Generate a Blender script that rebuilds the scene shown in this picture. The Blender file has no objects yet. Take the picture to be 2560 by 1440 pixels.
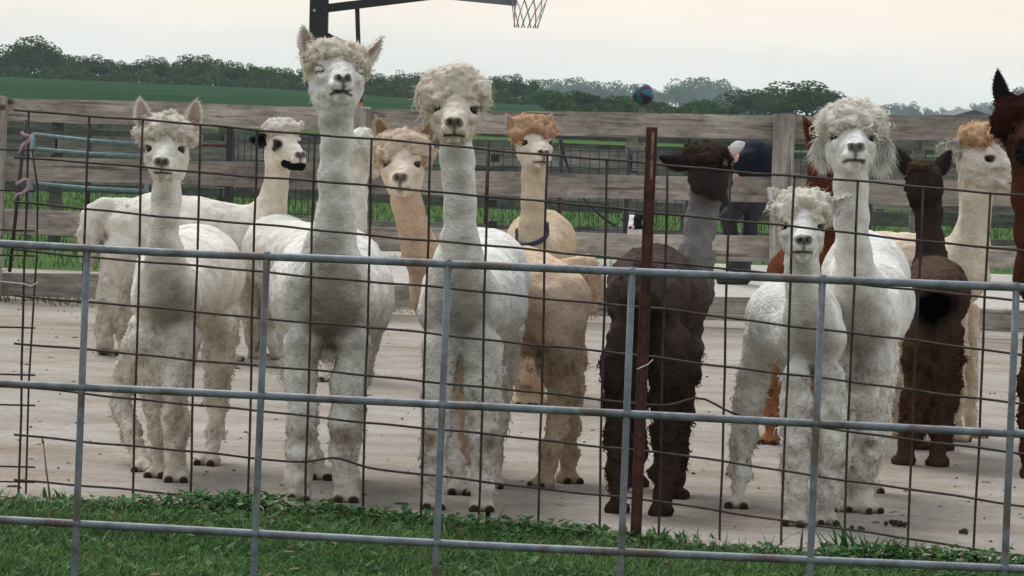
import bpy, math, random
import numpy as np
import openvdb
from mathutils import Vector, Matrix

random.seed(7)
RNG = np.random.default_rng(11)
SC = bpy.context.scene
COL = SC.collection
R = math.radians

# ------------------------------------------------------------------ camera
F = 9500.0                      # focal length in pixels of a 2560 px wide frame
CAMH = 1.4
cam_d = bpy.data.cameras.new('camera')
cam_d.sensor_width = 36.0
cam_d.lens = F / 2560.0 * 36.0
cam_d.clip_start = 0.1
cam_d.clip_end = 20000
cam = bpy.data.objects.new('camera', cam_d)
COL.objects.link(cam)
PITCH = math.atan(480.4 / F)
CM = Matrix.Rotation(math.pi / 2 - PITCH, 4, 'X') @ Matrix.Rotation(R(2.29), 4, 'Z')
cam.matrix_world = Matrix.Translation((0, 0, CAMH)) @ CM
SC.camera = cam
CR = CM.to_3x3()

# ------------------------------------------------------------------ world, sun, exposure
SUN_EL, SUN_AZ = 56.0, -28.0      # behind the pen, a little to the left
world = bpy.data.worlds.new('World')
SC.world = world
world.use_nodes = True
wn, wl = world.node_tree.nodes, world.node_tree.links
for n in list(wn): wn.remove(n)
wout = wn.new('ShaderNodeOutputWorld')
sky = wn.new('ShaderNodeTexSky'); sky.sky_type = 'NISHITA'; sky.sun_disc = False
sky.sun_elevation = R(SUN_EL); sky.sun_rotation = R(SUN_AZ)
sky.air_density = 1.0; sky.dust_density = 3.0
bg1 = wn.new('ShaderNodeBackground'); bg1.inputs['Strength'].default_value = 0.05
wl.new(sky.outputs[0], bg1.inputs['Color'])
# overcast cloud sheet: smooth, cream low down, a cooler white higher up
tc = wn.new('ShaderNodeTexCoord')
sep = wn.new('ShaderNodeSeparateXYZ'); wl.new(tc.outputs['Generated'], sep.inputs[0])
ramp = wn.new('ShaderNodeValToRGB')
cr = ramp.color_ramp
cr.elements[0].position = 0.0; cr.elements[0].color = (1.0, 1.04, 0.97, 1)
cr.elements[1].position = 1.0; cr.elements[1].color = (0.84, 0.93, 1.06, 1)
e = cr.elements.new(0.008); e.color = (1.10, 1.10, 1.02, 1)
e = cr.elements.new(0.022); e.color = (1.22, 1.10, .96, 1)
e = cr.elements.new(0.14); e.color = (0.86, 0.85, 0.82, 1)
e = cr.elements.new(0.4); e.color = (0.76, 0.81, 0.87, 1)
wl.new(sep.outputs['Z'], ramp.inputs[0])
cn = wn.new('ShaderNodeTexNoise'); cn.inputs['Scale'].default_value = 14.0; cn.inputs['Detail'].default_value = 3
mp = wn.new('ShaderNodeMapping'); mp.inputs['Scale'].default_value = (1, 1, 5)
wl.new(tc.outputs['Generated'], mp.inputs[0]); wl.new(mp.outputs[0], cn.inputs['Vector'])
mr = wn.new('ShaderNodeMapRange'); mr.inputs[1].default_value = .3; mr.inputs[2].default_value = .7
mr.inputs[3].default_value = .94; mr.inputs[4].default_value = 1.05
wl.new(cn.outputs[0], mr.inputs[0])
bg2 = wn.new('ShaderNodeBackground')
wl.new(ramp.outputs[0], bg2.inputs['Color']); wl.new(mr.outputs[0], bg2.inputs['Strength'])
mixs = wn.new('ShaderNodeMixShader'); mixs.inputs[0].default_value = 0.90
wl.new(bg1.outputs[0], mixs.inputs[1]); wl.new(bg2.outputs[0], mixs.inputs[2])
wl.new(mixs.outputs[0], wout.inputs[0])

sun_d = bpy.data.lights.new('sun', 'SUN')
sun_d.energy = 2.5; sun_d.angle = R(28); sun_d.color = (1.0, 0.98, 0.95)
sun = bpy.data.objects.new('sun', sun_d); COL.objects.link(sun)
az, el = R(SUN_AZ), R(SUN_EL)
sdir = Vector((math.sin(az) * math.cos(el), math.cos(az) * math.cos(el), math.sin(el)))
sun.rotation_euler = sdir.to_track_quat('Z', 'Y').to_euler()
SC.view_settings.view_transform = 'Standard'
SC.view_settings.look = 'None'
SC.view_settings.gamma = 1.0
SC.view_settings.use_curve_mapping = False
SC.view_settings.exposure = 0.0
SC.render.engine = 'CYCLES'
SC.cycles.max_bounces = 6
SC.cycles.diffuse_bounces = 3
SC.cycles.transparent_max_bounces = 4
SC.cycles.volume_bounces = 1
SC.cycles.use_denoising = True

# ------------------------------------------------------------------ picking points off the survey of the place
def ray(px, py):
    return CR @ Vector(((px - 1280) / F, (720 - py) / F, -1.0))
def P(px, py, Y):
    d = ray(px, py); t = Y / d.y
    return Vector((d.x * t, Y, CAMH + d.z * t))
def hor(px):
    return 188 + 0.04 * px
def DG(px, py):
    d = ray(px, py); return -CAMH / d.z * d.y
def XG(px, Y):
    py = hor(px) + F * CAMH / Y
    return P(px, py, Y).x

# ------------------------------------------------------------------ object helpers
def tag(o, label=None, cat=None, group=None, kind=None):
    if label: o['label'] = label
    if cat: o['category'] = cat
    if group: o['group'] = group
    if kind: o['kind'] = kind
    return o
def empty(name, loc=(0, 0, 0), rz=0.0, **k):
    o = bpy.data.objects.new(name, None); COL.objects.link(o)
    o.location = loc; o.rotation_euler = (0, 0, rz); o.empty_display_size = .1
    return tag(o, **k)
def link(name, me, parent=None, loc=None, rot=None, world_coords=False):
    o = bpy.data.objects.new(name, me); COL.objects.link(o)
    if loc is not None: o.location = loc
    if rot is not None: o.rotation_euler = rot
    if parent is not None:
        o.parent = parent
        if world_coords:
            # mesh is written in world coordinates; undo the parent's transform
            pm = Matrix.Translation(parent.location) @ parent.rotation_euler.to_matrix().to_4x4()
            o.matrix_parent_inverse = pm.inverted()
    return o
def mesh_np(name, V, faces_list, mat=None, smooth=True, col=None):
    """V (n,3); faces_list: list of int arrays (m,k)"""
    me = bpy.data.meshes.new(name)
    V = np.asarray(V, dtype=np.float32)
    loops, starts, tot = [], [], 0
    for Fa in faces_list:
        if len(Fa) == 0: continue
        Fa = np.asarray(Fa, dtype=np.int32)
        k = Fa.shape[1]
        loops.append(Fa.ravel()); starts.append(tot + np.arange(len(Fa), dtype=np.int32) * k); tot += Fa.size
    loops = np.concatenate(loops); starts = np.concatenate(starts)
    me.vertices.add(len(V)); me.vertices.foreach_set('co', V.ravel())
    me.loops.add(len(loops)); me.loops.foreach_set('vertex_index', loops)
    me.polygons.add(len(starts)); me.polygons.foreach_set('loop_start', starts)
    me.polygons.foreach_set('use_smooth', np.full(len(starts), smooth))
    if col is not None:
        a = me.color_attributes.new('Col', 'FLOAT_COLOR', 'POINT')
        c = np.ones((len(V), 4), dtype=np.float32); c[:, :3] = col
        a.data.foreach_set('color', c.ravel())
    me.update(calc_edges=True)
    if mat: me.materials.append(mat)
    return me

class MB:
    """collects simple shapes into one mesh"""
    def __init__(s): s.v = []; s.f = []
    def box(s, c, size, M=None):
        b = len(s.v); hx, hy, hz = size[0] / 2, size[1] / 2, size[2] / 2
        for x in (-hx, hx):
            for y in (-hy, hy):
                for z in (-hz, hz):
                    p = Vector((x, y, z))
                    if M: p = M @ p
                    s.v.append(tuple(p + Vector(c)))
        for q in ((0, 1, 3, 2), (4, 6, 7, 5), (0, 4, 5, 1), (2, 3, 7, 6), (0, 2, 6, 4), (1, 5, 7, 3)):
            s.f.append(tuple(b + i for i in q))
    def tube(s, pts, r, n=6, cap=True):
        pts = [Vector(p) for p in pts]; b = len(s.v)
        rs = r if isinstance(r, (list, tuple)) else [r] * len(pts)
        ref = Vector((0.3, 0.9, 0.17)).normalized()
        for i, p in enumerate(pts):
            t = (pts[min(i + 1, len(pts) - 1)] - pts[max(i - 1, 0)]).normalized()
            a = t.cross(ref)
            if a.length < .05: a = t.cross(Vector((1, 0, 0)))
            a.normalize(); c = t.cross(a)
            for k in range(n):
                th = 2 * math.pi * k / n
                s.v.append(tuple(p + (a * math.cos(th) + c * math.sin(th)) * rs[i]))
        for i in range(len(pts) - 1):
            for k in range(n):
                k2 = (k + 1) % n
                s.f.append((b + i * n + k, b + i * n + k2, b + (i + 1) * n + k2, b + (i + 1) * n + k))
        if cap:
            s.f.append(tuple(b + k for k in range(n))[::-1])
            s.f.append(tuple(b + (len(pts) - 1) * n + k for k in range(n)))
    def me(s, name, mat, smooth=False):
        m = bpy.data.meshes.new(name); m.from_pydata(s.v, [], s.f); m.materials.append(mat)
        if smooth:
            for p in m.polygons: p.use_smooth = True
        m.update(); return m
    def build(s, name, mat, parent=None, smooth=False, **k):
        o = link(name, s.me(name, mat, smooth), parent, world_coords=True)
        return tag(o, **k)

# ------------------------------------------------------------------ materials
def new_mat(name):
    m = bpy.data.materials.new(name); m.use_nodes = True
    nt = m.node_tree; b = nt.nodes['Principled BSDF']
    return m, nt.nodes, nt.links, b
def noise_col(nodes, links, coord, scale, c1, c2, lo=.35, hi=.65, detail=4, stretch=None, rough=.6):
    t = nodes.new('ShaderNodeTexNoise'); t.inputs['Scale'].default_value = scale
    t.inputs['Detail'].default_value = detail; t.inputs['Roughness'].default_value = rough
    if stretch:
        mpn = nodes.new('ShaderNodeMapping'); mpn.inputs['Scale'].default_value = stretch
        links.new(coord, mpn.inputs[0]); links.new(mpn.outputs[0], t.inputs['Vector'])
    else: links.new(coord, t.inputs['Vector'])
    r = nodes.new('ShaderNodeValToRGB')
    r.color_ramp.elements[0].position = lo; r.color_ramp.elements[0].color = (*c1, 1)
    r.color_ramp.elements[1].position = hi; r.color_ramp.elements[1].color = (*c2, 1)
    links.new(t.outputs[0], r.inputs[0])
    return r.outputs[0], t.outputs[0]
def mix(nodes, links, a, b, fac, mode='MIX'):
    m = nodes.new('ShaderNodeMix'); m.data_type = 'RGBA'; m.blend_type = mode
    for s_, v in ((m.inputs['A'], a), (m.inputs['B'], b)):
        if isinstance(v, tuple): s_.default_value = (*v, 1) if len(v) == 3 else v
        else: links.new(v, s_)
    if isinstance(fac, (int, float)): m.inputs['Factor'].default_value = fac
    else: links.new(fac, m.inputs['Factor'])
    return m.outputs['Result']
def bump(nodes, links, b, h, dist, strength=1.0):
    bn = nodes.new('ShaderNodeBump'); bn.inputs['Distance'].default_value = dist; bn.inputs['Strength'].default_value = strength
    links.new(h, bn.inputs['Height']); links.new(bn.outputs[0], b.inputs['Normal'])

def wool_mat(name, fine=260, bdist=.004, sheen=.0):
    m, N, L, b = new_mat(name)
    at = N.new('ShaderNodeAttribute'); at.attribute_name = 'Col'
    g = N.new('ShaderNodeNewGeometry')
    c, h = noise_col(N, L, g.outputs['Position'], 20, (.82, .79, .75), (1.06, 1.06, 1.06), .30, .60, 6)
    c2, h2 = noise_col(N, L, g.outputs['Position'], 95, (.95, .94, .92), (1.03, 1.03, 1.03), .3, .7, 3)
    r = mix(N, L, at.outputs['Color'], c, 1.0, 'MULTIPLY'); r = mix(N, L, r, c2, 1.0, 'MULTIPLY')
    L.new(r, b.inputs['Base Color'])
    b.inputs['Roughness'].default_value = .95; b.inputs['Specular IOR Level'].default_value = .03
    b.inputs['Sheen Weight'].default_value = sheen; b.inputs['Sheen Roughness'].default_value = .6
    hh = N.new('ShaderNodeMath'); hh.operation = 'ADD'; L.new(h2, hh.inputs[0]); L.new(h, hh.inputs[1])
    bump(N, L, b, hh.outputs[0], bdist * 2.4, .85)
    return m
M_WOOL = wool_mat('wool')
def strand_mat():
    m, N, L, b = new_mat('wool_strand')
    at = N.new('ShaderNodeAttribute'); at.attribute_name = 'Col'
    L.new(at.outputs['Color'], b.inputs['Base Color'])
    b.inputs['Roughness'].default_value = .9; b.inputs['Specular IOR Level'].default_value = .04
    tr = N.new('ShaderNodeBsdfTranslucent'); L.new(at.outputs['Color'], tr.inputs['Color'])
    mx = N.new('ShaderNodeMixShader'); mx.inputs[0].default_value = .30
    L.new(b.outputs[0], mx.inputs[1]); L.new(tr.outputs[0], mx.inputs[2])
    L.new(mx.outputs[0], N['Material Output'].inputs[0])
    return m
M_STRAND = strand_mat()
def plain(name, col, rough=.6, metal=0, spec=.5, nscale=None, var=.25, bd=0):
    m, N, L, b = new_mat(name)
    b.inputs['Roughness'].default_value = rough; b.inputs['Metallic'].default_value = metal
    b.inputs['Specular IOR Level'].default_value = spec
    if nscale:
        g = N.new('ShaderNodeNewGeometry')
        c, h = noise_col(N, L, g.outputs['Position'], nscale, tuple(x * (1 - var) for x in col), tuple(x * (1 + var) for x in col))
        L.new(c, b.inputs['Base Color'])
        if bd: bump(N, L, b, h, bd)
    else: b.inputs['Base Color'].default_value = (*col, 1)
    return m
M_EYE = plain('eye_black', (.006, .005, .005), .12)
M_GALV = None
def galv():
    m, N, L, b = new_mat('galvanised_steel')
    g = N.new('ShaderNodeNewGeometry')
    c, h = noise_col(N, L, g.outputs['Position'], 22, (.125, .145, .165), (.235, .265, .29), .3, .7, 5)
    c2, h2 = noise_col(N, L, g.outputs['Position'], 7, (1, 1, 1), (.72, .50, .40), .50, .62, 5)
    r = mix(N, L, c, c2, 1.0, 'MULTIPLY')
    c3, h3 = noise_col(N, L, g.outputs['Position'], 160, (.85, .85, .85), (1.1, 1.1, 1.1), .3, .7, 2)
    r = mix(N, L, r, c3, 1.0, 'MULTIPLY')
    L.new(r, b.inputs['Base Color']); b.inputs['Metallic'].default_value = .25
    b.inputs['Roughness'].default_value = .55
    bump(N, L, b, h3, .0012)
    return m
M_GALV = galv()
def rust(name, a, c_, nscale=40):
    m, N, L, b = new_mat(name)
    g = N.new('ShaderNodeNewGeometry')
    c, h = noise_col(N, L, g.outputs['Position'], nscale, a, c_, .35, .68, 5)
    L.new(c, b.inputs['Base Color']); b.inputs['Roughness'].default_value = .8
    bump(N, L, b, h, .002)
    return m
M_WIRE = rust('rusted_wire', (.018, .013, .012), (.075, .045, .035), 30)
M_TPOST = rust('rusted_post', (.035, .012, .009), (.12, .035, .022), 18)
M_OLDRUST = rust('pale_rust', (.10, .04, .025), (.32, .20, .15), 30)
M_TEALPIPE = plain('blue_grey_pipe', (.14, .21, .22), .6, 0, .4, 20)
M_DARKPIPE = plain('dark_pipe', (.022, .02, .024), .5, 0, .4, 30)

def wood(name, c1, c2, tint=1.0, green=.0, vert=False):
    sw = (lambda t: (t[2], t[1], t[0])) if vert else (lambda t: t)
    m, N, L, b = new_mat(name)
    tcn = N.new('ShaderNodeTexCoord'); oi = N.new('ShaderNodeObjectInfo')
    ad = N.new('ShaderNodeVectorMath'); ad.operation = 'ADD'
    L.new(tcn.outputs['Object'], ad.inputs[0])
    sc = N.new('ShaderNodeVectorMath'); sc.operation = 'SCALE'; sc.inputs[0].default_value = (13, 7, 5)
    L.new(oi.outputs['Random'], sc.inputs['Scale']); L.new(sc.outputs[0], ad.inputs[1])
    co = ad.outputs[0]
    c, h = noise_col(N, L, co, 9, c1, c2, .3, .7, 7, sw((.5, 1, 1.7)), .72)
    st, hs = noise_col(N, L, co, 3.2, (.62, .60, .58), (1.12, 1.1, 1.07), .34, .62, 5, sw((.6, 1, 1.6)))
    r = mix(N, L, c, st, 1.0, 'MULTIPLY')
    g2, hg = noise_col(N, L, co, 60, (.66, .66, .66), (1.15, 1.15, 1.15), .32, .66, 5, sw((.06, 1, 1.2)), .7)
    r = mix(N, L, r, g2, 1.0, 'MULTIPLY')
    g3, hg3 = noise_col(N, L, co, 11, (1, 1, 1), (.30, .28, .27), .60, .64, 3, sw((.09, 1, 2.2)), .6)
    r = mix(N, L, r, g3, .75, 'MULTIPLY')
    g5, hg5 = noise_col(N, L, co, 16, (.60, .57, .53), (1.08, 1.07, 1.06), .34, .50, 5, sw((.7, 1, 1.2)), .6)
    r = mix(N, L, r, g5, .6, 'MULTIPLY')
    # knots
    vo = N.new('ShaderNodeTexVoronoi'); vo.inputs['Scale'].default_value = 2.3
    mpn = N.new('ShaderNodeMapping'); mpn.inputs['Scale'].default_value = (1, 1, 1.9)
    L.new(co, mpn.inputs[0]); L.new(mpn.outputs[0], vo.inputs['Vector'])
    kr = N.new('ShaderNodeValToRGB'); kr.color_ramp.elements[0].position = .05; kr.color_ramp.elements[0].color = (.25, .2, .17, 1)
    kr.color_ramp.elements[1].position = .11; kr.color_ramp.elements[1].color = (1, 1, 1, 1)
    L.new(vo.outputs['Distance'], kr.inputs[0])
    r = mix(N, L, r, kr.outputs[0], 1.0, 'MULTIPLY')
    # per board variation
    hv = N.new('ShaderNodeMapRange'); hv.inputs[3].default_value = .72; hv.inputs[4].default_value = 1.2
    L.new(oi.outputs['Random'], hv.inputs[0])
    vv = N.new('ShaderNodeVectorMath'); vv.operation = 'SCALE'; L.new(r, vv.inputs[0]); L.new(hv.outputs[0], vv.inputs['Scale'])
    r = vv.outputs[0]
    if green:
        gc, gh = noise_col(N, L, co, 4, (0, 0, 0), (1, 1, 1), .45, .7, 4)
        mm = N.new('ShaderNodeMath'); mm.operation = 'MULTIPLY'; mm.inputs[1].default_value = green; L.new(gc, mm.inputs[0])
        r = mix(N, L, r, (.055, .075, .045), mm.outputs[0])
    L.new(r, b.inputs['Base Color']); b.inputs['Roughness'].default_value = .9; b.inputs['Specular IOR Level'].default_value = .2
    hh = N.new('ShaderNodeMath'); hh.operation = 'ADD'; L.new(hg, hh.inputs[0]); L.new(hs, hh.inputs[1])
    bump(N, L, b, hh.outputs[0], .006, .8)
    return m
M_WOOD = wood('weathered_board', (.29, .262, .232), (.52, .478, .43))
M_WOODP = wood('weathered_post', (.24, .225, .20), (.48, .455, .42), green=.15, vert=True)
M_WOODB = wood('old_grey_board', (.13, .135, .12), (.27, .27, .245), green=.25)
M_WOODC = wood('mossy_far_board', (.10, .115, .10), (.20, .215, .19), green=.4)

def concrete():
    m, N, L, b = new_mat('concrete')
    g = N.new('ShaderNodeNewGeometry'); co = g.outputs['Position']
    c, h = noise_col(N, L, co, 1.1, (.270, .241, .208), (.362, .330, .290), .3, .7, 6, (1, 1.2, 1))
    s2, h2 = noise_col(N, L, co, 2.6, (.86, .80, .74), (1.06, 1.06, 1.05), .36, .56, 6, (.8, 1.3, 1))
    s3, h3 = noise_col(N, L, co, 45, (.80, .79, .77), (1.1, 1.1, 1.1), .3, .62, 4)
    s4, h4 = noise_col(N, L, co, .55, (.86, .77, .69), (1.03, 1.03, 1.03), .36, .52, 5, (.5, 1.5, 1))
    r = mix(N, L, c, s2, 1.0, 'MULTIPLY'); r = mix(N, L, r, s3, 1.0, 'MULTIPLY'); r = mix(N, L, r, s4, .8, 'MULTIPLY')
    s5, h5 = noise_col(N, L, co, 14, (.55, .47, .38), (1, 1, 1), .30, .40, 5, (.7, 1.5, 1))
    r = mix(N, L, r, s5, .7, 'MULTIPLY')
    L.new(r, b.inputs['Base Color']); b.inputs['Roughness'].default_value = .92; b.inputs['Specular IOR Level'].default_value = .2
    hh = N.new('ShaderNodeMath'); hh.operation = 'ADD'; L.new(h3, hh.inputs[0]); L.new(h2, hh.inputs[1])
    bump(N, L, b, hh.outputs[0], .012, .7)
    return m
M_CONC = concrete()

def terrain_mat():
    m, N, L, b = new_mat('field_ground')
    g = N.new('ShaderNodeNewGeometry'); co = g.outputs['Position']
    sp = N.new('ShaderNodeSeparateXYZ'); L.new(co, sp.inputs[0])
    lawn, h = noise_col(N, L, co, .9, (.055, .10, .034), (.095, .155, .055), .3, .7, 6)
    crop, h2 = noise_col(N, L, co, .10, (.016, .044, .022), (.040, .080, .036), .28, .72, 8, (.5, .25, 1), .75)
    mrn = N.new('ShaderNodeMapRange'); mrn.inputs[1].default_value = 120; mrn.inputs[2].default_value = 150
    L.new(sp.outputs['Y'], mrn.inputs[0])
    r = mix(N, L, lawn, crop, mrn.outputs[0])
    L.new(r, b.inputs['Base Color']); b.inputs['Roughness'].default_value = 1; b.inputs['Specular IOR Level'].default_value = 0
    bump(N, L, b, h, .05)
    return m
M_TERR = terrain_mat()
def veg_mat(name, spec=.2):
    m, N, L, b = new_mat(name)
    at = N.new('ShaderNodeAttribute'); at.attribute_name = 'Col'
    L.new(at.outputs['Color'], b.inputs['Base Color']); b.inputs['Roughness'].default_value = .6
    b.inputs['Specular IOR Level'].default_value = spec
    tr = N.new('ShaderNodeBsdfTranslucent'); L.new(at.outputs['Color'], tr.inputs['Color'])
    mx = N.new('ShaderNodeMixShader'); mx.inputs[0].default_value = .3
    L.new(b.outputs[0], mx.inputs[1]); L.new(tr.outputs[0], mx.inputs[2])
    L.new(mx.outputs[0], N['Material Output'].inputs[0])
    return m
M_VEG = veg_mat('leaf')
M_TREE = veg_mat('tree_leaf', .03)
def vary_tree():
    N, L = M_TREE.node_tree.nodes, M_TREE.node_tree.links
    at = [n for n in N if n.type == 'ATTRIBUTE'][0]; oi = N.new('ShaderNodeObjectInfo')
    r = N.new('ShaderNodeValToRGB'); c = r.color_ramp
    c.elements[0].color = (.60, .75, .62, 1); c.elements[1].color = (1.55, 1.45, .95, 1)
    e = c.elements.new(.5); e.color = (1.0, 1.12, .85, 1); e = c.elements.new(.75); e.color = (.85, .95, 1.0, 1)
    L.new(oi.outputs['Random'], r.inputs[0])
    tgt = [l.to_socket for l in at.outputs['Color'].links]
    o_ = mix(N, L, at.outputs['Color'], r.outputs[0], 1.0, 'MULTIPLY')
    for t in tgt: L.new(o_, t)
vary_tree()
M_BARK = plain('bark', (.05, .042, .035), .95, 0, .1, 6, .4)

#SECTION_SETTING
# ------------------------------------------------------------------ ground
ZPROF = lambda a: float(np.interp(a, [-.06, 0, .03, .061, .135, .3], [.05, .30, .58, 1.06, 1.22, 1.28]))
def build_terrain():
    ys = np.concatenate([np.arange(-10, 60, 2.0), np.arange(60, 200, 7.0), np.geomspace(200, 2950, 55)])
    us = np.linspace(-1, 1, 81)
    V = []
    for y in ys:
        half = 40 + max(y, 0) * .5
        for u in us:
            x = u * half
            ang = x / max(y, 1.0)
            d = min(max((y - 150) / 420, 0), 1)             # the land climbs gently to the left, far out
            z = ZPROF(-ang) * (d * d * (3 - 2 * d))
            if y > 700: z = z - (y - 700) * .004
            V.append((x, y, z))
    n, k = len(ys), len(us)
    i = np.arange((n - 1) * (k - 1)); a = (i // (k - 1)) * k + i % (k - 1)
    Fq = np.stack([a, a + 1, a + k + 1, a + k], 1)
    o = link('ground', mesh_np('ground', V, [Fq], M_TERR)); tag(o, 'green lawn and dark crop field stretching to the horizon', kind='structure')
build_terrain()

def terrain_z(x, y):
    ang = x / max(y, 1.0)
    d = min(max((y - 150) / 420, 0), 1)
    z = ZPROF(-ang) * (d * d * (3 - 2 * d))
    if y > 700: z -= (y - 700) * .004
    return z

GEDGE = [(-600, 1240), (0, 1262), (300, 1272), (600, 1280), (1000, 1304), (1500, 1350), (2000, 1396), (2560, 1424), (3100, 1450)]
def edgeY(x):
    """depth of the slab edge under the wire panel as a function of world x"""
    pts = [(P(a, b, DG(a, b)).x, DG(a, b)) for a, b in GEDGE]
    if x <= pts[0][0]: return pts[0][1]
    for (x0, y0), (x1, y1) in zip(pts, pts[1:]):
        if x <= x1: return y0 + (y1 - y0) * (x - x0) / (x1 - x0)
    return pts[-1][1]
def build_slabs():
    xs = [-14, -7.2, -3.62, -.05, 3.55, 7.1, 14]
    rows = [None, 16.9, 20.6, 24.2, 27.4]
    g = empty('concrete_yard', (0, 18, 0), kind='structure'); tag(g, 'pale worn concrete yard slab under the alpacas')
    for i in range(len(xs) - 1):
        for j in range(len(rows) - 1):
            x0, x1 = xs[i] + .008, xs[i + 1] - .008
            nx = 14; xx = np.linspace(x0, x1, nx)
            ya = [edgeY(x) if rows[j] is None else rows[j] + .008 for x in xx]
            yb = [rows[j + 1] - .008] * nx
            V = [(x, y, .012) for x, y in zip(xx, ya)] + [(x, y, .012) for x, y in zip(xx, yb)]
            V += [(x, y, -.1) for x, y in zip(xx, ya)] + [(x, y, -.1) for x, y in zip(xx, yb)]
            Q = []
            for k in range(nx - 1):
                Q.append((k, k + 1, nx + k + 1, nx + k)); Q.append((2 * nx + k, 2 * nx + k + 1, k + 1, k))
                Q.append((nx + k, nx + k + 1, 3 * nx + k + 1, 3 * nx + k))
            Q += [(0, nx, 3 * nx, 2 * nx), (nx - 1, 2 * nx - 1 + 0, 4 * nx - 1, 3 * nx - 1)]
            link('slab', mesh_np('slab', V, [np.array(Q)], M_CONC, False), g, world_coords=True)
    # pale gravel beyond the far fence on the right half
    V = [(-2.6, 27.4, .006), (15, 27.4, .006), (15, 34, .006), (-1.8, 33, .006)]
    o = link('gravel_path', mesh_np('gravel_path', V, [np.array([(0, 1, 2, 3)])], plain('pale_gravel', (.42, .39, .34), .95, 0, .1, 12, .2, .01), False))
    tag(o, 'pale gravel strip beyond the plank fence', kind='structure')
build_slabs()
# dark packed soil that shows in the joints
m_soil = plain('joint_soil', (.10, .075, .05), 1, 0, 0, 30, .4)
o = link('packed_soil', mesh_np('packed_soil', [(-14, 11.0, .002), (14, 11.0, .002), (14, 27.4, .002), (-14, 27.4, .002)], [np.array([(0, 1, 2, 3)])], m_soil, False))
tag(o, 'dark packed soil in the slab joints', kind='structure')

# ------------------------------------------------------------------ blade and leaf builder
def blades(base, h, w, lean, col, segs=2, az=None, face=None):
    """tapered bent blades. base (n,3), h,w (n,), lean (n,), col (n,3)"""
    n = len(base)
    if az is None: az = RNG.uniform(0, 2 * np.pi, n)
    fa = RNG.uniform(0, 2 * np.pi, n) if face is None else face
    d = np.stack([np.cos(az), np.sin(az), np.zeros(n)], 1); s = np.stack([np.cos(fa), np.sin(fa), np.zeros(n)], 1)
    V, C = [], []
    for k in range(segs + 1):
        t = k / segs
        c = base + d * (lean * h * t ** 1.8)[:, None]; c = c.copy(); c[:, 2] += h * (t - .25 * lean * t * t)
        ww = w * (1 - t ** 1.6) * (.7 + .6 * t) if k < segs else w * .04
        V.append(c - s * ww[:, None] * .5 if not np.isscalar(ww) else c - s * ww * .5)
        V.append(c + s * ww[:, None] * .5 if not np.isscalar(ww) else c + s * ww * .5)
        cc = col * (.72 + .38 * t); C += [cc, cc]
    V = np.stack(V, 1).reshape(-1, 3); C = np.stack(C, 1).reshape(-1, 3)
    b = np.arange(n)[:, None] * (2 * (segs + 1)); Q = []
    for k in range(segs):
        Q.append(b + np.array([[2 * k, 2 * k + 1, 2 * k + 3, 2 * k + 2]]))
    return V, np.concatenate(Q), C

def grass_front():
    n = 95000
    x = RNG.uniform(-2.6, 2.75, n); y = RNG.uniform(10.2, 13.2, n)
    ed = np.array([edgeY(v) for v in np.linspace(-3, 3, 200)]); ed = np.interp(x, np.linspace(-3, 3, 200), ed)
    patch = np.sin(x * 3.1 + 1) * .04 + np.sin(x * 8.7) * .03
    keep = y < ed + patch + .02 + RNG.exponential(.012, n)
    x, y, ed = x[keep], y[keep], ed[keep]; n = len(x)
    near = np.clip((ed - y) / 1.2, 0, 1)                 # 0 at the slab edge, 1 on the lawn
    h = RNG.gamma(6, .0042, n) * (1.0 + .35 * (1 - near)); h = np.clip(h, .012, .12)
    w = RNG.uniform(.0035, .0085, n)
    g = np.clip(.45 + .18 * np.sin(x * 2.3 + y * 5) + .18 * np.sin(x * 9 + 2) * np.sin(y * 11) + RNG.normal(0, .30, n), 0, 1)
    c1, c2 = np.array([.030, .085, .026]), np.array([.18, .31, .095])
    col = c1 + (c2 - c1) * g[:, None]
    yel = RNG.random(n) < .05; col[yel] = (.20, .19, .08)
    br = (RNG.random(n) < .16 * (1 - near)); col[br] = (.12, .09, .05)
    base = np.stack([x, y, np.zeros(n)], 1)
    return blades(base, h, w, RNG.uniform(.2, 1.2, n), col, 3)
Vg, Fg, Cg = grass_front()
o = link('grass', mesh_np('grass', Vg, [Fg], M_VEG, True, Cg)); tag(o, 'short green lawn grass in front of the wire panel', kind='stuff')
# soil under the front lawn
o = link('lawn_soil', mesh_np('lawn_soil', [(-6, 6, .003), (6, 6, .003), (6, 11.0, .003), (-6, 11.0, .003)], [np.array([(0, 1, 2, 3)])],
     plain('lawn_soil', (.03, .05, .018), 1, 0, 0, 20, .4), False)); tag(o, 'dark soil under the lawn', kind='structure')
o = link('lawn_edge_soil', mesh_np('lawn_edge_soil', [(-6, 11.0, .0045), (6, 11.0, .0045), (6, edgeY(3) - .0, .0045)] + [(x, edgeY(x), .0045) for x in np.linspace(2.7, -2.7, 12)] + [(-6, edgeY(-3), .0045)],
     [np.array([list(range(16))])], bpy.data.materials['lawn_soil'], False)); tag(o, 'dark soil along the slab edge', kind='structure')

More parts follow.
